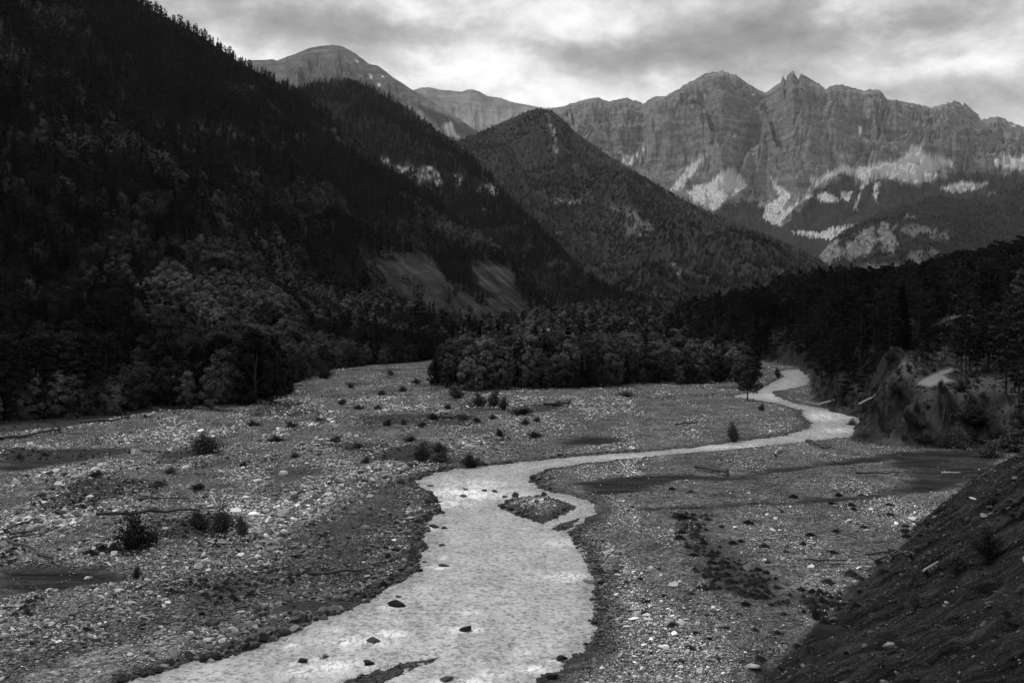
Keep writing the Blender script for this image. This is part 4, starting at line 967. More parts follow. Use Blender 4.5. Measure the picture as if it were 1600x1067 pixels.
for kind in ('leaf', 'pine', 'spruce'):
    rec = [t for t in TREES if t[0] == kind]
    x, y, z, h = [np.concatenate([t[i] for t in rec]) for i in (1, 2, 3, 4)]
    zn = np.concatenate([[t[5]] * len(t[1]) for t in rec])
    qx, qy = topix(x, y, z + h * 0.6)
    app = h / y * ((qx > -20) & (qx < 1620) & (qy > -10))
    app = np.where(np.isin(zn, ['lone', 'bankedge']), 10.0, app)
    # trees that stand in the open count before those buried in the wood behind others
    app = app * np.where(zn == 'island', 1.25, 1.0)
    order = np.argsort(-app); near = order[:NEAR_MAX]; far = order[NEAR_MAX:]
    for i in near:
        make_tree(kind, x[i], y[i], z[i], h[i], zn[i], rng.random() * 6.28, int(rng.integers(len(PROTO[kind]))))
    allk[kind] = (x[far], y[far], z[far], h[far], zn[far])
NEARM = {k: [merged(a, b, k) for a, b in v] for k, v in PROTO.items()}
FARM = {k: [merged(a, b, k) for a, b in v] for k, v in FARP.items()}
M['midleaf'] = mat_leaf('light_leaves', 0.040, 0.095, 0.5)
MID = []
for sd_ in (46, 47, 48):
    tr, cr = broadleaf(sd_, 10, 7.2, .05, 20, 16, 0.95); cr.materials.clear(); cr.materials.append(M['midleaf']); MID.append(merged(tr, cr, 'leaf'))
FARM['leaf'] = FARM['leaf'] + MID
ORDER = [(k, 0, i) for k in PROTO for i in range(len(PROTO[k]))] + [(k, 1, i) for k in FARM for i in range(len(FARM[k]))]
PLIST = [(NEARM if f == 0 else FARM)[k][i] for k, f, i in ORDER]; POS = {o: n for n, o in enumerate(ORDER)}
for zone, (nm, lab, cat) in ZWORD.items():
    P, RZ, S, I = [], [], [], []
    for kind, (x, y, z, h, zn) in allk.items():
        m = zn == zone
        if not m.any(): continue
        x_, y_, z_, h_ = x[m], y[m], z[m], h[m]; n = m.sum()
        farv = y_ > 520
        ni = rng.integers(len(PROTO[kind]), size=n); fi = rng.integers(len(FARP[kind]), size=n)
        if kind == 'leaf': fi = np.where(rng.random(n) < {'valley': .6, 'hill3': .5, 'hill4': .2, 'hill2': .2, 'slope': .35}.get(zone, 0), len(FARP['leaf']) + rng.integers(3, size=n), fi)
        S.append(np.where(farv, h_ / FH[kind], h_ / np.array(PH[kind])[ni]))
        I.append(np.where(farv, [POS[(kind, 1, q)] for q in fi], [POS[(kind, 0, q)] for q in ni]))
        P.append(np.stack([x_, y_, z_], 1)); RZ.append(rng.random(n) * 6.28)
    if P: instancer(nm, np.vstack(P), np.concatenate(RZ), np.concatenate(S), np.concatenate(I), PLIST, lab, cat)
print('trees', time.time() - T0)

# ------------------------------------------------------------------ stones
def rock_mesh(seed, sub, flat, ang, npl=7):
    g = np.random.default_rng(seed); bm = bmesh.new(); bmesh.ops.create_icosphere(bm, subdivisions=sub, radius=0.5)
    pl = g.normal(size=(npl, 3)); pl /= np.linalg.norm(pl, axis=1)[:, None]; dd = g.uniform(0.20, 0.40, npl)
    ph = g.random(6) * 6
    for v in bm.verts:
        p = np.array(v.co)
        p *= 1 + 0.10 * math.sin(5 * p[0] + ph[0]) * math.sin(6 * p[1] + ph[1]) + 0.07 * math.sin(9 * p[2] + ph[2] + 5 * p[0])
        for q, d in zip(pl, dd):
            e = p @ q - d
            if e > 0: p = p - q * e * ang
        v.co = (p[0] * 1.15, p[1] * 0.9, p[2] * flat)
    me = bpy.data.meshes.new('stone'); bm.to_mesh(me); bm.free()
    me.polygons.foreach_set('use_smooth', np.full(len(me.polygons), False)); return me
ROCKS = [rock_mesh(600 + i, 2, (0.5, 0.62, 0.4, 0.72)[i % 4], (0.85, 1.0, 0.9, 1.0)[i % 4]) for i in range(8)]
for me in ROCKS: me.materials.append(M['rock_i'])
BIGR = [rock_mesh(640 + i, 3, (0.7, 0.8, 0.6, 0.85)[i % 4], (0.9, 1.0, 0.95, 1.0)[i % 4], 12) for i in range(8)]
for me in BIGR: me.materials.append(M['rock'])
g = np.random.default_rng(71)
def stones(n, x0, x1, y0, y1, seed, smin, spow, smax, minpx):
    g = np.random.default_rng(seed)
    px = g.uniform(x0, x1, n); py = y0 + (y1 - y0) * g.random(n)
    X, Y = [np.array(v) for v in zip(*[gp(a, b) for a, b in zip(px, py)])]
    q = ground(X, Y)
    size = np.clip(smin * g.random(n) ** (-spow), 0, smax); size = np.maximum(size, minpx * Y / F * g.uniform(0.7, 1.3, n))
    coarse = fbm(X * 0.13, Y * 0.04, 3, 701) * 1.2 + 0.5 * fbm(X * 0.03, Y * 0.015, 2, 705)
    left = X < interp(Y, [(50, 2), (110, 2), (170, 10), (300, 60)])
    size = size * np.clip(np.where(left, 1.0, 0.72) * (1 + coarse * 0.9), 0.45, 1.6) * np.interp(Y, [60, 80, 110, 140], [.62, .72, .95, 1.0])
    keep = (q['rv'] > -0.25) | ((q['isl'] < 0.3))
    keep &= (q['silt'] < 0.45) | (g.random(n) < 0.02)
    keep &= (q['s'] < -0.2) & (q['dl'] < -3) & (Y < 500)
    keep &= (q['veg'] < 0.6) | (g.random(n) < 0.35)
    keep &= (coarse + g.normal(size=n) * 0.18 > np.where(left, -0.50, -0.60))
    keep &= (q['spit'] < 0.5) | (g.random(n) < 0.10)
    size = np.where((q['isl'] < 1) & (Y < 75), size * .45, size)
    sd = sdpoly(X, Y, ISLE_WOOD, 5); keep &= sd > 0
    near = np.exp(-np.maximum(q['rv'], 0) / 3.0); size = size * (1 + 0.25 * near)
    tone = np.clip(0.25 * np.exp(g.normal(0, 0.6, n)), 0.04, 0.62) * (0.8 + 0.5 * np.clip(coarse, -.4, .5)) * np.where(left, 1.0, 1.35) * (1 - 0.80 * np.clip(q['wet'], 0, 1) * (0.75 + 0.25 * near))
    tone = np.where((g.random(n) < 0.05) & (q['wet'] < .8), 0.5, tone)
    return X[keep], Y[keep], q['z'][keep], size[keep], tone[keep]
S1 = stones(250000, -30, 1630, 572, 1085, 72, 0.09, 0.33, 0.8, 1.9)
S2 = stones(110000, -30, 1000, 620, 1085, 73, 0.14, 0.34, 0.85, 2.6)
SX, SY, SZ, SS, ST = [np.concatenate([a, b]) for a, b in zip(S1, S2)]
app = SS / SY; order = np.argsort(-app); nb = 215
bigi, smi = order[:nb], order[nb:]
n = len(smi)
nonu = SS[smi][:, None] * np.stack([g.uniform(.8, 1.25, n), g.uniform(.8, 1.2, n), g.uniform(.75, 1.15, n)], 1)
instancer('cobbles', np.stack([SX[smi], SY[smi], SZ[smi] + SS[smi] * 0.16], 1), g.random(n) * 6.28, SS[smi], g.integers(len(ROCKS), size=n), ROCKS,
  'grey river cobbles strewn over the gravel bars', 'cobbles', ST[smi], g.normal(size=(n, 2)) * 0.22, nonu)
def boulder(x, y, z, w, tone, label, group=None, flat=1.0, vi=None, rz=None):
    o = link('boulder', BIGR[vi if vi is not None else int(g.integers(len(BIGR)))], loc=(x, y, z), rot=(g.normal() * .15, g.normal() * .15, rz if rz is not None else g.random() * 6.28), scale=(w * g.uniform(.95, 1.1), w * g.uniform(.85, 1.05), w * flat * g.uniform(.9, 1.1)))
    o['tone'] = float(tone); props(o, label, 'boulder', group); return o
for i in bigi:
    wet = ST[i] < 0.14; lf = SX[i] < 2
    side = ('left' if lf else 'right'); far_ = ', close to the bottom edge' if SY[i] < 78 else ', level with the river narrows' if SY[i] < 112 else ', far up the bar'
    boulder(SX[i], SY[i], SZ[i] + SS[i] * .12, min(SS[i], 1.3), ST[i], ('dark wet' if wet else 'pale dry') + ' stone among the cobbles of the ' + side + ' gravel bar' + far_, ('wet' if wet else 'dry') + ' stones on the ' + side + ' gravel bar' + far_)
# stones one can point to: (column, row of the base, width in photo pixels, tone, flatness, label)
B = [(694,884,16,.05,.8,'dark stone alone in mid river below the rapids'),(617,946,28,.05,.7,'large dark boulder in the river near the left cobble shore'),(623,933,12,.06,.6,'small dark stone just above the large boulder by the left shore'),
 (474,1034,20,.05,.8,'leftmost dark boulder in the foaming riffle'),(577,1037,21,.05,.7,'dark boulder at the right end of the lower foam streak'),(582,1002,24,.05,.6,'dark boulder under white water at the upper foam streak'),(728,985,26,.05,.6,'dark rock with foam trailing on its left in mid river'),(509,1026,11,.06,.8,'small dark stone between two foam streaks'),
 (877,1030,17,.05,.9,'dark boulder in the water off the right bank at the bottom'),(862,1060,26,.06,.8,'big dark boulder on the right shore at the bottom edge'),(845,1066,20,.06,.8,'dark boulder cut by the bottom edge at the right shore'),(900,1025,18,.06,.6,'flat dark stone at the waterline beside the right shore boulder'),(697,1062,22,.05,.6,'half-drowned dark stone at the bottom edge of the river'),
 (921,909,26,.06,.35,'flat dark slab jutting from the right bank beside the white wave'),(928,936,20,.06,.4,'second flat slab on the right bank, below the white wave'),(907,850,21,.05,.9,'dark boulder at the right bank below the side channel'),(907,861,14,.18,.7,'grey stone under the dark boulder on the right bank'),
 (678,823,16,.05,.9,'dark boulder off the left shore below the rapids'),(693,825,9,.05,.7,'small stone right of the dark boulder off the left shore'),(663,878,12,.06,.4,'low flat stone awash near the left shore'),(689,852,11,.06,.4,'thin dark stone awash in the pale water'),
 (757,768,11,.05,.9,'dark stone at the head of the rapids, left of a close pair'),(772,769,11,.05,.8,'dark stone at the head of the rapids, right of a close pair'),(788,778,10,.05,.8,'dark stone near the upper tip of the islet'),(804,776,14,.06,.8,'dark stone cluster head just above the islet'),
 (670,771,17,.10,.5,'flat grey slab at the left end of the rapids'),(650,765,17,.06,.7,'dark boulder on the left shore by the rapids'),(723,775,13,.07,.5,'rounded stone under the white water of the rapids'),(728,765,11,.08,.5,'flat stone behind the white water of the rapids'),(672,759,12,.06,.6,'dark stone at the top of the rapids on the left shore'),
 (578,777,15,.36,.7,'pale boulder on the scarp left of the rapids'),(569,826,16,.36,.7,'pale squarish boulder on the dark wet cobbles'),(483,800,19,.28,.7,'broad grey boulder at the foot of the scarp'),(512,783,19,.28,.7,'grey boulder on the scarp beside a smaller pale one'),(441,742,17,.36,.8,'large pale boulder on the left gravel bar crest'),
 (419,715,13,.36,.8,'pale boulder on the far left gravel bar'),(548,802,15,.20,.5,'slanting slab below the scarp'),(386,855,17,.16,1.,'upright grey boulder right of the twiggy shrubs'),(206,944,15,.40,.9,'white pointed boulder on the dark cobbles, lower left'),(309,886,14,.32,.8,'rounded pale boulder below the standing stick'),
 (90,757,15,.38,.6,'pale flat boulder at the far left of the bar'),(105,768,10,.36,.8,'small pale boulder next to the flat one at left'),(125,788,12,.38,.6,'pale boulder alone in the dark weedy hollow'),(200,768,10,.34,.9,'round pale boulder in the dark weeds'),(112,734,15,.38,.6,'pale boulder heading the bright cobble row at left'),
 (137,904,12,.40,.7,'white boulder beside the dark silt patch at left'),(23,755,17,.34,.6,'pale boulder near the left frame edge'),(212,709,21,.32,.6,'broad pale boulder in the bright cobble row'),(6,997,16,.38,.8,'pale boulder cut by the left frame edge'),(84,1004,13,.34,.8,'pale boulder low on the left, above the gravel tongue'),
 (328,1034,14,.30,.8,'pale boulder on the shore where the river leaves the frame'),(191,881,14,.30,.7,'pale boulder beneath the big dark bush'),(184,1048,16,.28,.6,'flat pale stone near the bottom left shore'),(1052,916,21,.34,.7,'big pale boulder on the right gravel bar'),(1069,919,9,.24,.7,'small stone touching the big pale boulder'),
 (1016,888,11,.42,.7,'bright white stone uphill of the big pale boulder'),(950,867,13,.24,.6,'grey slab near the right bank'),(966,864,14,.22,.7,'grey slab right of its neighbour near the right bank'),(975,1026,15,.22,.6,'grey stone low on the right bank'),(1017,1037,12,.36,.6,'pale stone low on the right gravel'),
 (937,1066,14,.30,.7,'pale stone at the bottom edge right of the river'),(1173,1042,24,.24,.5,'broad pale slab at the foot of the scree slope'),(984,1050,12,.32,.6,'pale flat stone near the bottom right shore'),(1175,890,32,.12,.45,'long half-buried slab right of the weedy gully'),(1302,1012,66,.03,.5,'large dark clod, undercut shade put into its tone, at the foot of the scree slope')]  # last clod: the shade of its undercut is put into the dark tone
for (px, py, w, tone, fl, lab) in B:
    z = WZ if ('river' in lab or 'water' in lab or 'rapids' in lab or 'foam' in lab or 'awash' in lab) else 0.0
    x, y = gp(px, py, z); q = ground(np.array([x]), np.array([y])); zz = float(q['z'][0]); x, y = gp(px, py, max(zz, WZ)); q = ground(np.array([x]), np.array([y])); zz = float(q['z'][0])
    W = w / F * y
    if q['rv'][0] < 0: zz = WZ - 0.02
    boulder(x, y, zz + W * fl * .12, W * 1.05, tone, lab, None, fl * 1.25, rz=g.normal() * .4)
# crumbs on the scree slope
n = 42000; gy = np.sqrt(g.uniform(24 ** 2, 150 ** 2, n)); gpx = g.uniform(1150, 1640, n); gx = (gpx - CX) / F * gy; q = ground(gx, gy)
m = (q['s'] > 0.5); gx, gy, gz_ = gx[m], gy[m], q['z'][m]; n = m.sum(); ss = np.clip(0.05 * g.random(n) ** -0.36, 0, .55) * np.interp(gy, [24, 60, 150], [.8, 1.2, 2.2])
instancer('scree_stones', np.stack([gx, gy, gz_ + ss * .1], 1), g.random(n) * 6.28, ss, g.integers(8, size=n), ROCKS, 'small loose stones on the dark scree slope', 'scree', np.clip(.035 * np.exp(g.normal(0, .8, n)), .008, .4), g.normal(size=(n, 2)) * .3)
print('stones', len(SX), time.time() - T0)

# ------------------------------------------------------------------ shrubs, tufts
def shrub_shape(seed, H, W, stems, per, leaf):
    g = np.random.default_rng(seed); Vl, Fl, P = [], [], []
    for i in range(stems):
        an = g.random() * 6.28; le = g.random() ** 0.6 * (1 + .35 * math.sin(an * 2 + seed) + .2 * math.sin(an * 3 + 2 * seed)); L = H * g.uniform(.45, 1.1) * (1 - .4 * le) * (1 + .25 * math.sin(an + seed))
        tip = np.array((math.cos(an) * le * W / 2, math.sin(an) * le * W / 2, L)); mid = tip * (.45, .45, .55)
        tube(Vl, Fl, [np.array((math.cos(an), math.sin(an), 0)) * .06 * W * le - (0, 0, .05), mid, tip], [.014 * H, .010 * H, .003 * H], 3)
        s = g.uniform(.22, 1.02, per); c = mid * 2 * (s * (1 - s))[:, None] + tip * (s * s)[:, None]
        P.append(c + g.normal(size=(per, 3)) * H * .085)
    return trunk_mesh('stems', Vl, Fl, M['bark']), crown_mesh('leaves', tris(np.vstack(P), leaf, g), M['shrub'])
def tuft_shape(seed, blades=300):
    g = np.random.default_rng(seed); v = []
    for i in range(blades):
        an = g.random() * 6.28; r0 = min(.5, abs(g.normal()) * .26); le = g.uniform(.03, .16); h = g.uniform(.35, .75) * (1 - 1.1 * r0)
        b = np.array((math.cos(an) * r0, math.sin(an) * r0, -.03)); t = b + (math.cos(an) * le, math.sin(an) * le, h); s = np.array((-math.sin(an), math.cos(an), 0)) * .03
        mid = (b + t) / 2 + (0, 0, .06)
        v += [b - s, b + s, mid + s, b - s, mid + s, mid - s, mid - s, mid + s, t]
    return crown_mesh('tuft', np.array(v), M['grass'])
SHR = [shrub_shape(801, 1.0, 1.0, 46, 60, .050), shrub_shape(802, 1.0, .85, 40, 60, .050), shrub_shape(803, 1.0, 1.3, 54, 50, .055), shrub_shape(804, 1.0, 1.1, 56, 60, .048)]
TUF = [tuft_shape(811), tuft_shape(812), tuft_shape(813)]
def place(px, py):
    """walk the sight line down to the real surface"""
    dirx, dirz = (px - CX) / F, (HY - py) / F
    ds = np.geomspace(26, 520, 1600); z = ground(dirx * ds, ds)['z']; below = CAM_H + dirz * ds < z
    i = int(np.argmax(below)) if below.any() else len(ds) - 1
    return dirx * ds[i], ds[i], float(z[i])
def shrub(px, py, wpx, hpx, label, group=None):
    x, y, z = place(px, py); W, H = wpx / F * y, hpx / F * y; vi = int(g.integers(len(SHR)))
    o = bpy.data.objects.new('shrub', None); C.objects.link(o); o.location = (x, y, z - .03); o.rotation_euler = (0, 0, g.random() * 6.28); o.empty_display_size = .3
    o.scale = (W / (1.0, .85, 1.3, 1.1)[vi] * 1.0, W / (1.0, .85, 1.3, 1.1)[vi], H * 1.05)
    for nm, me in zip(('stems', 'leaves'), SHR[vi]):
        c = bpy.data.objects.new(nm, me); C.objects.link(c); c.parent = o
    props(o, label, 'shrub', group)
for a in [(212,858,62,52,'big round dark bush on the left gravel bar'),(178,862,22,14,'low shrub at the left foot of the big dark bush'),(345,832,44,34,'loose twiggy shrub by the drift pile right of the big bush'),(312,826,40,28,'low shrub between the big bush and the twiggy shrub'),(378,836,22,28,'thin upright shrub at the right end of the drift pile'),
  (318,708,58,26,'dark scrubby shrub with tangled roots on the far left bar'),(735,731,30,22,'round dark bush on the river shore above the rapids'),(660,722,24,30,'dark leafy shrub on the sand patch above the rapids'),(690,722,28,18,'low dark shrub beside the leafy one above the rapids'),(687,705,22,12,'small round shrub uphill of the sand patch'),(572,724,14,12,'little dark shrub left of the sand patch'),
  (213,903,16,18,'small dark shrub below the silt patch at left'),(979,620,28,9,'low dark cushion shrub on the far gravel before the thicket'),(1147,690,22,28,'dark shrub on the inner shore of the upper river'),(1190,641,12,10,'small shrub below the lone stream tree'),(1215,590,10,16,'little bush on the stones at the stream bend'),
  (507,592,28,22,'grey bush on the far left gravel under the alders'),(480,590,26,14,'low bush left of the grey bush under the alders'),(787,640,16,20,'dark bush standing out before the thicket'),(772,634,22,24,'leafy bush at the front of the thicket'),(748,634,22,20,'rounded bush at the left front of the thicket'),(712,622,28,18,'low bush at the left corner of the thicket'),(815,648,36,12,'weedy cushion on the gravel right of the front bush'),
  (1542,868,48,44,'big grassy bush high on the scree slope'),(1496,892,38,30,'grassy bush in the middle of the scree slope'),(1432,950,30,28,'dark bush low on the scree slope'),(1550,792,18,14,'small bush at the top of the scree slope'),(1573,968,18,14,'small bush near the right frame edge on the scree'),(1290,985,22,24,'small upright bush on the gravel near the dark clod'),
  (1275,968,24,18,'round cushion bush above the dark clod'),(1500,700,44,28,'bush at the bluff foot beside the mud fan'),(1475,700,30,22,'left bush at the bluff foot by the mud fan'),(1392,568,22,14,'bush on the nose of the bluff'),(1502,612,28,18,'bush below the pale track'),(1470,606,12,10,'small dark bush under the bend of the track'),(1535,620,14,9,'small bush on the bare bluff top'),
  (1580,705,60,30,'silvery bush at the right edge over the mud'),(1545,715,44,22,'silvery bush spreading over the mud fan edge'),(1420,660,30,18,'scrub on the dark bluff face'),(1400,625,26,16,'scrub near the top of the bluff face'),(1445,690,26,16,'scrub low on the bluff face'),(1520,665,50,28,'pale-leaved bush on the bluff slope below the pines'),(1330,668,20,12,'bush leaning over the water at the bluff nose')]:
    shrub(*a)
gsh = [(606,665,16,10),(630,664,12,9),(658,667,19,9),(678,656,24,11),(725,656,28,10),(770,655,12,8),(820,664,18,10),(839,659,14,8),(781,682,14,12),(836,684,26,11),(534,632,16,9),(604,665,14,9),(650,600,16,9),(630,612,14,9),(596,618,14,9),(560,640,18,8),(500,660,18,8),(455,668,22,9),(700,640,16,8),
  (640,690,22,9),(525,690,22,10),(590,640,16,8),(548,607,14,8),(610,586,12,8),(430,690,26,9),(395,665,20,8),(265,740,24,9),(150,745,26,9),(70,712,14,7),(30,716,14,7),(250,760,30,10),(310,765,30,10),(240,800,20,8),(160,860,24,10),(140,868,24,10),(380,730,16,8),(460,715,16,8),(560,700,16,8),(745,660,16,8),(870,634,18,8)]
for (px, py, w, h) in gsh:
    shrub(px, py, w, h, 'low dark weedy shrub among the left gravel cobbles', 'weedy shrubs on the left gravel')
tf = [(1066,809,26),(1106,812,18),(1169,819,22),(1066,833,22),(1087,837,18),(1062,842,22),(1145,850,18),(1158,847,14),(1195,855,20),(1084,868,22),(1109,869,18),(1131,880,24),(1112,880,24),(1228,862,14),(1300,864,22),(1266,837,18),(1306,831,18),(1127,823,12),(1091,820,12),(1037,933,20),(1012,942,18),(1009,959,20),(1051,977,22),(1087,990,18),(1109,999,14),
 (1080,1014,14),(1123,1032,14),(1044,953,16),(1155,961,14),(1134,981,14),(1080,928,14),(1294,911,26),(1275,985,18),(1150,920,26),(1175,931,26),(1191,934,26),(1141,909,22),(1181,925,24),(1160,928,24),(1303,944,26),(1319,945,26),(1337,948,24),(1287,942,22),(1247,1011,24),(1188,1030,22),(1266,1016,24),
 (1329,900,30),(1344,905,20),(1382,895,24),(1415,832,26),(1417,840,22),(1439,838,22),(1449,821,20),(1415,823,20),(1390,805,20),(1195,853,16),(1330,790,16),(1390,790,18),(1333,797,14),(1240,778,18),(1050,765,16),(1080,770,16),(1310,775,16),(1300,788,16),(1220,800,14),(1255,850,14),(1350,825,16),(1200,880,14),(1375,880,22),(1000,905,14),(1030,890,12),(1100,850,16),(1075,855,16),(1120,890,20),(1135,900,22),(1165,945,18),(1205,945,14),(1225,960,14),(1180,985,14),(1215,990,16),(1360,940,22),(1345,925,20)]
for i, (px, py, w) in enumerate(tf):
    x, y, z = place(px, py); W = w / F * y
    o = link('grass_tuft', TUF[i % 3], loc=(x, y, z), rot=(0, 0, g.random() * 6.28), scale=(W * 0.95, W * 0.95, W * g.uniform(.35, .55)))
    props(o, 'low dark grass tuft on the right gravel bar', 'grass tuft', 'grass tufts on the right gravel')
# weeds and grass nobody could count
n = 34000; px = g.uniform(-20, 1560, n); py = g.uniform(570, 1060, n); XY = np.array([gp(a, b) for a, b in zip(px, py)]); X, Y = XY[:, 0], XY[:, 1]; q = ground(X, Y)
m = (q['veg'] > .35) & (q['s'] < 0) & (q['rv'] > 1) & (Y < 500) & (g.random(n) < q['veg'] * .6); X, Y, z = X[m], Y[m], q['z'][m]; n = m.sum(); sz = g.uniform(.2, .55, n)
instancer('weeds', np.stack([X, Y, z], 1), g.random(n) * 6.28, sz, g.integers(3, size=n), TUF, 'low weeds growing between the cobbles', 'weeds')
n = 11000; Y = g.uniform(140, 330, n); px = g.uniform(1260, 1640, n); X = (px - CX) / F * Y; q = ground(X, Y)
m = (q['veg'] > .3) & (q['s'] > 1) & (g.random(n) < .5); X, Y, z = X[m], Y[m], q['z'][m]; qx, qy = topix(X, Y, z); k = sdpoly(qx, qy, TRACK, 20) > 2; X, Y, z = X[k], Y[k], z[k]; n = len(X); sz = g.uniform(.25, .6, n)
instancer('bank_grass', np.stack([X, Y, z], 1), g.random(n) * 6.28, sz, g.integers(3, size=n), TUF, 'dark rough grass on the bluff and terrace', 'grass')
SHM = [merged(a, b, 'scrub') for a, b in SHR]
n = 1300; Y = g.uniform(158, 330, n); px = g.uniform(1270, 1640, n); X = (px - CX) / F * Y; q = ground(X, Y)
m = (q['s'] > .8) & (fbm(X * .12, Y * .12, 3, 905) + g.normal(size=n) * .1 > .02); X, Y, z = X[m], Y[m], q['z'][m]; qx, qy = topix(X, Y, z); k = (sdpoly(qx, qy, TRACK, 20) > 3); X, Y, z = X[k], Y[k], z[k]; n = len(X); sz = g.uniform(.4, 1.3, n)
instancer('bluff_scrub', np.stack([X, Y, z - .05], 1), g.random(n) * 6.28, sz, g.integers(4, size=n), SHM, 'dark scrub clinging to the bluff face', 'scrub')
print('shrubs', time.time() - T0)

# ------------------------------------------------------------------ driftwood
def log(p0, p1, thick, label, pale=False, root=False, twigs=3, lift=0.0, name='driftwood_log'):
    a = np.array(place(*p0)); b = np.array(place(*p1)); d = b - a; L = np.linalg.norm(d); r = thick / F * a[1] / 2
    mid = (a + b) / 2; Vl, Fl = [], []
    n = 7; pts = []
    for i in range(n):
        t = i / (n - 1); pts.append(a + d * t - mid + g.normal(size=3) * L * .012 + (0, 0, r * 1.1 + .22 + lift * t))
    tube(Vl, Fl, pts, [r * (1.1 - .5 * i / (n - 1)) for i in range(n)], 8)
    me = trunk_mesh(name, Vl, Fl, M['palewood'] if pale else M['wood'])
    o = link(name, me, loc=tuple(mid))
    for k in range(twigs):
        t = g.uniform(.3, .95); q = a + d * t - mid + (0, 0, r); dr = g.normal(size=3); dr[2] = abs(dr[2]) * .8 + .2; dr = dr / np.linalg.norm(dr) * min(L * g.uniform(.08, .22), r * g.uniform(4, 9))
        v2, f2 = [], []; tube(v2, f2, [q, q + dr * .5 + g.normal(size=3) * L * .01, q + dr], [r * .45, r * .3, r * .1], 5)
        link('branch', trunk_mesh('branch', v2, f2, M['palewood'] if pale else M['wood']), parent=o)
    if root:
        v2, f2 = [], []
        for k in range(9):
            an = k * .7 + g.normal() * .2; dr = np.array((math.cos(an) * .3, math.cos(an * 1.3) * .5, abs(math.sin(an)) * 1.0)) * r * g.uniform(3, 6) + d / L * r * 2 * g.normal() * .5
            q = b - mid + (0, 0, r); tube(v2, f2, [q, q + dr * .6 + g.normal(size=3) * r * .4, q + dr], [r * .6, r * .35, r * .1], 5)
        link('root_plate', trunk_mesh('root_plate', v2, f2, M['wood']), parent=o)
    props(o, label, 'log'); return o
for a in [((0,846),(80,878),5,'dark log slanting down from the left frame edge'),((153,810),(312,800),5.5,'long dark log behind the big bush'),((215,785),(294,782),3,'thin dark log above the long one'),((0,690),(92,676),5,'dark log with root plate at the far left',False,True),((128,664),(200,656),4,'thin dark log on the far left bar edge',False,True),
  ((15,840),(67,833),4,'middle log of the small pile at the left edge'),((6,834),(59,816),3.5,'upper log of the small pile at the left edge'),((20,846),(70,839),3.5,'lower log of the small pile at the left edge'),((331,782),(341,798),4,'pale split stump in the drift pile',True,False,4),((259,842),(288,838),3,'short dark log right of the big bush'),((481,903),(570,897),5,'dark log lying on the wet cobbles by the river'),
  ((1262,693),(1298,705),4,'dark log on the near shore of the upper river'),((1209,714),(1219,704),3,'short pale stick on the gravel below the upper river',True),((1087,733),(1137,745),5,'twisted dark log beside the dark silt channel',False,True),((1056,667),(1091,662),3,'thin twisted branch on the far gravel'),((850,636),(888,633),4,'dark log with weeds before the thicket',False,True),
  ((1257,880),(1322,882),3,'thin straight pole on the right gravel'),((1470,744),(1500,744),4,'pale log lying on the mud fan',True,False,0),((1336,743),(1408,744),3,'long thin dark pole by the mud fan'),((1442,906),(1466,889),4,'pale split log on the scree slope',True),((1344,640),(1366,622),3,'pale fallen trunk leaning on the bluff',True,False,0),((1281,634),(1306,632),3,'pale log at the waterline under the bluff',True,False,0),
  ((1355,872),(1400,866),4,'upper branch of the drift tangle by the scree foot'),((1365,880),(1420,872),4,'lower branch of the drift tangle by the scree foot'),((1380,864),(1425,878),3.5,'crossing branch of the drift tangle by the scree foot'),((226,655),(240,650),5,'curved pale stump on the far left bar edge',True,False,2),((690,655),(740,653),4,'dark log in the weeds before the thicket')]:
    log(*a)
for (px, py, lab) in [(305,882,'thin pale stick standing upright beside a pale boulder'),(1263,692,'short upright stub on the upper river shore')]:
    x, y, z = place(px, py); h = 16 / F * y; v2, f2 = [], []; tube(v2, f2, [(0, 0, -.1), (h * .1, 0, h * .5), (h * .22, .02, h)], [.07, .055, .03], 6)
    o = link('stick', trunk_mesh('stick', v2, f2, M['palewood']), loc=(x, y, z)); props(o, lab, 'stick')
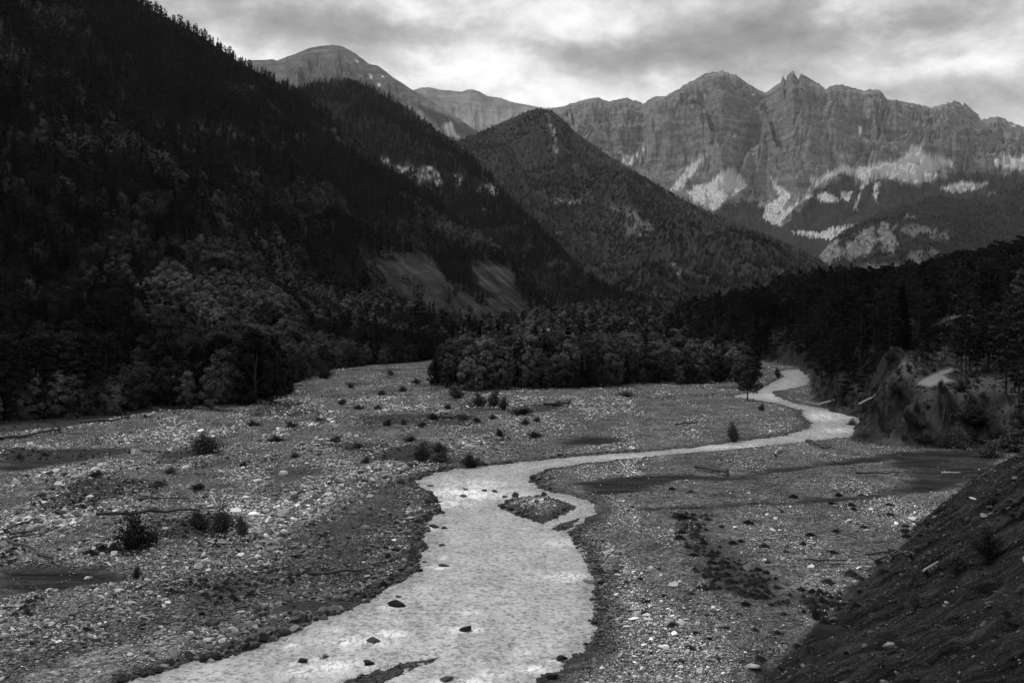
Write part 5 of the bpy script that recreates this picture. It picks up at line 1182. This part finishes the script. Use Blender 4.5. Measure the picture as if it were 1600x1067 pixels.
# pale house roof glimpsed in the valley wood
hx, hy = (850 - CX) / F * 640, 640.0; hz = ground_z(hx, hy)
def mat_plainc(name, v):
    t = NT(name); t.grey(t.rng(t.noise(2.0, 4, .6, t.objc()), .3, .7, v * .85, v * 1.15)); return t.done()
ho = bpy.data.objects.new('house', None); C.objects.link(ho); ho.location = (hx, hy, hz); ho.rotation_euler = (0, 0, .5)
bm = bmesh.new(); bmesh.ops.create_cube(bm, size=1); bmesh.ops.scale(bm, vec=(9, 7, 5), verts=bm.verts); bmesh.ops.translate(bm, vec=(0, 0, 2.5), verts=bm.verts); me = bpy.data.meshes.new('wall'); bm.to_mesh(me); bm.free(); link('wall', me, mat_plainc('plaster', .45), ho)
rv_ = np.array([(-5,-4.2,4.9),(5,-4.2,4.9),(5,4.2,4.9),(-5,4.2,4.9),(-5,0,8),(5,0,8)]); me = bpy.data.meshes.new('roof'); me.from_pydata(rv_.tolist(), [], [(0,1,5,4),(3,4,5,2),(0,4,3),(1,2,5),(0,3,2,1)]); link('roof', me, mat_plainc('tiles', .5), ho)
props(ho, 'small pale-roofed house half hidden in the valley wood', 'house')

# ------------------------------------------------------------------ valley air
bm = bmesh.new(); bmesh.ops.create_cube(bm, size=1)
bmesh.ops.scale(bm, vec=(19000, 16200, 2704), verts=bm.verts); bmesh.ops.translate(bm, vec=(0, 7800, 2704 / 2 - 4.0), verts=bm.verts)
me = bpy.data.meshes.new('haze'); bm.to_mesh(me); bm.free()
hm = bpy.data.materials.new('valley_air'); hm.use_nodes = True; hn = hm.node_tree.nodes; hn.clear()
pv = hn.new('ShaderNodeVolumePrincipled'); pv.inputs['Color'].default_value = (.9, .9, .9, 1); pv.inputs['Density'].default_value = 1.0e-5; pv.inputs['Anisotropy'].default_value = 0.2
ho_ = hn.new('ShaderNodeOutputMaterial'); hm.node_tree.links.new(pv.outputs[0], ho_.inputs['Volume'])
props(link('haze', me, hm), 'thin pale air filling the valley', 'haze', kind='stuff')
print('done', time.time() - T0, len(SC.objects))
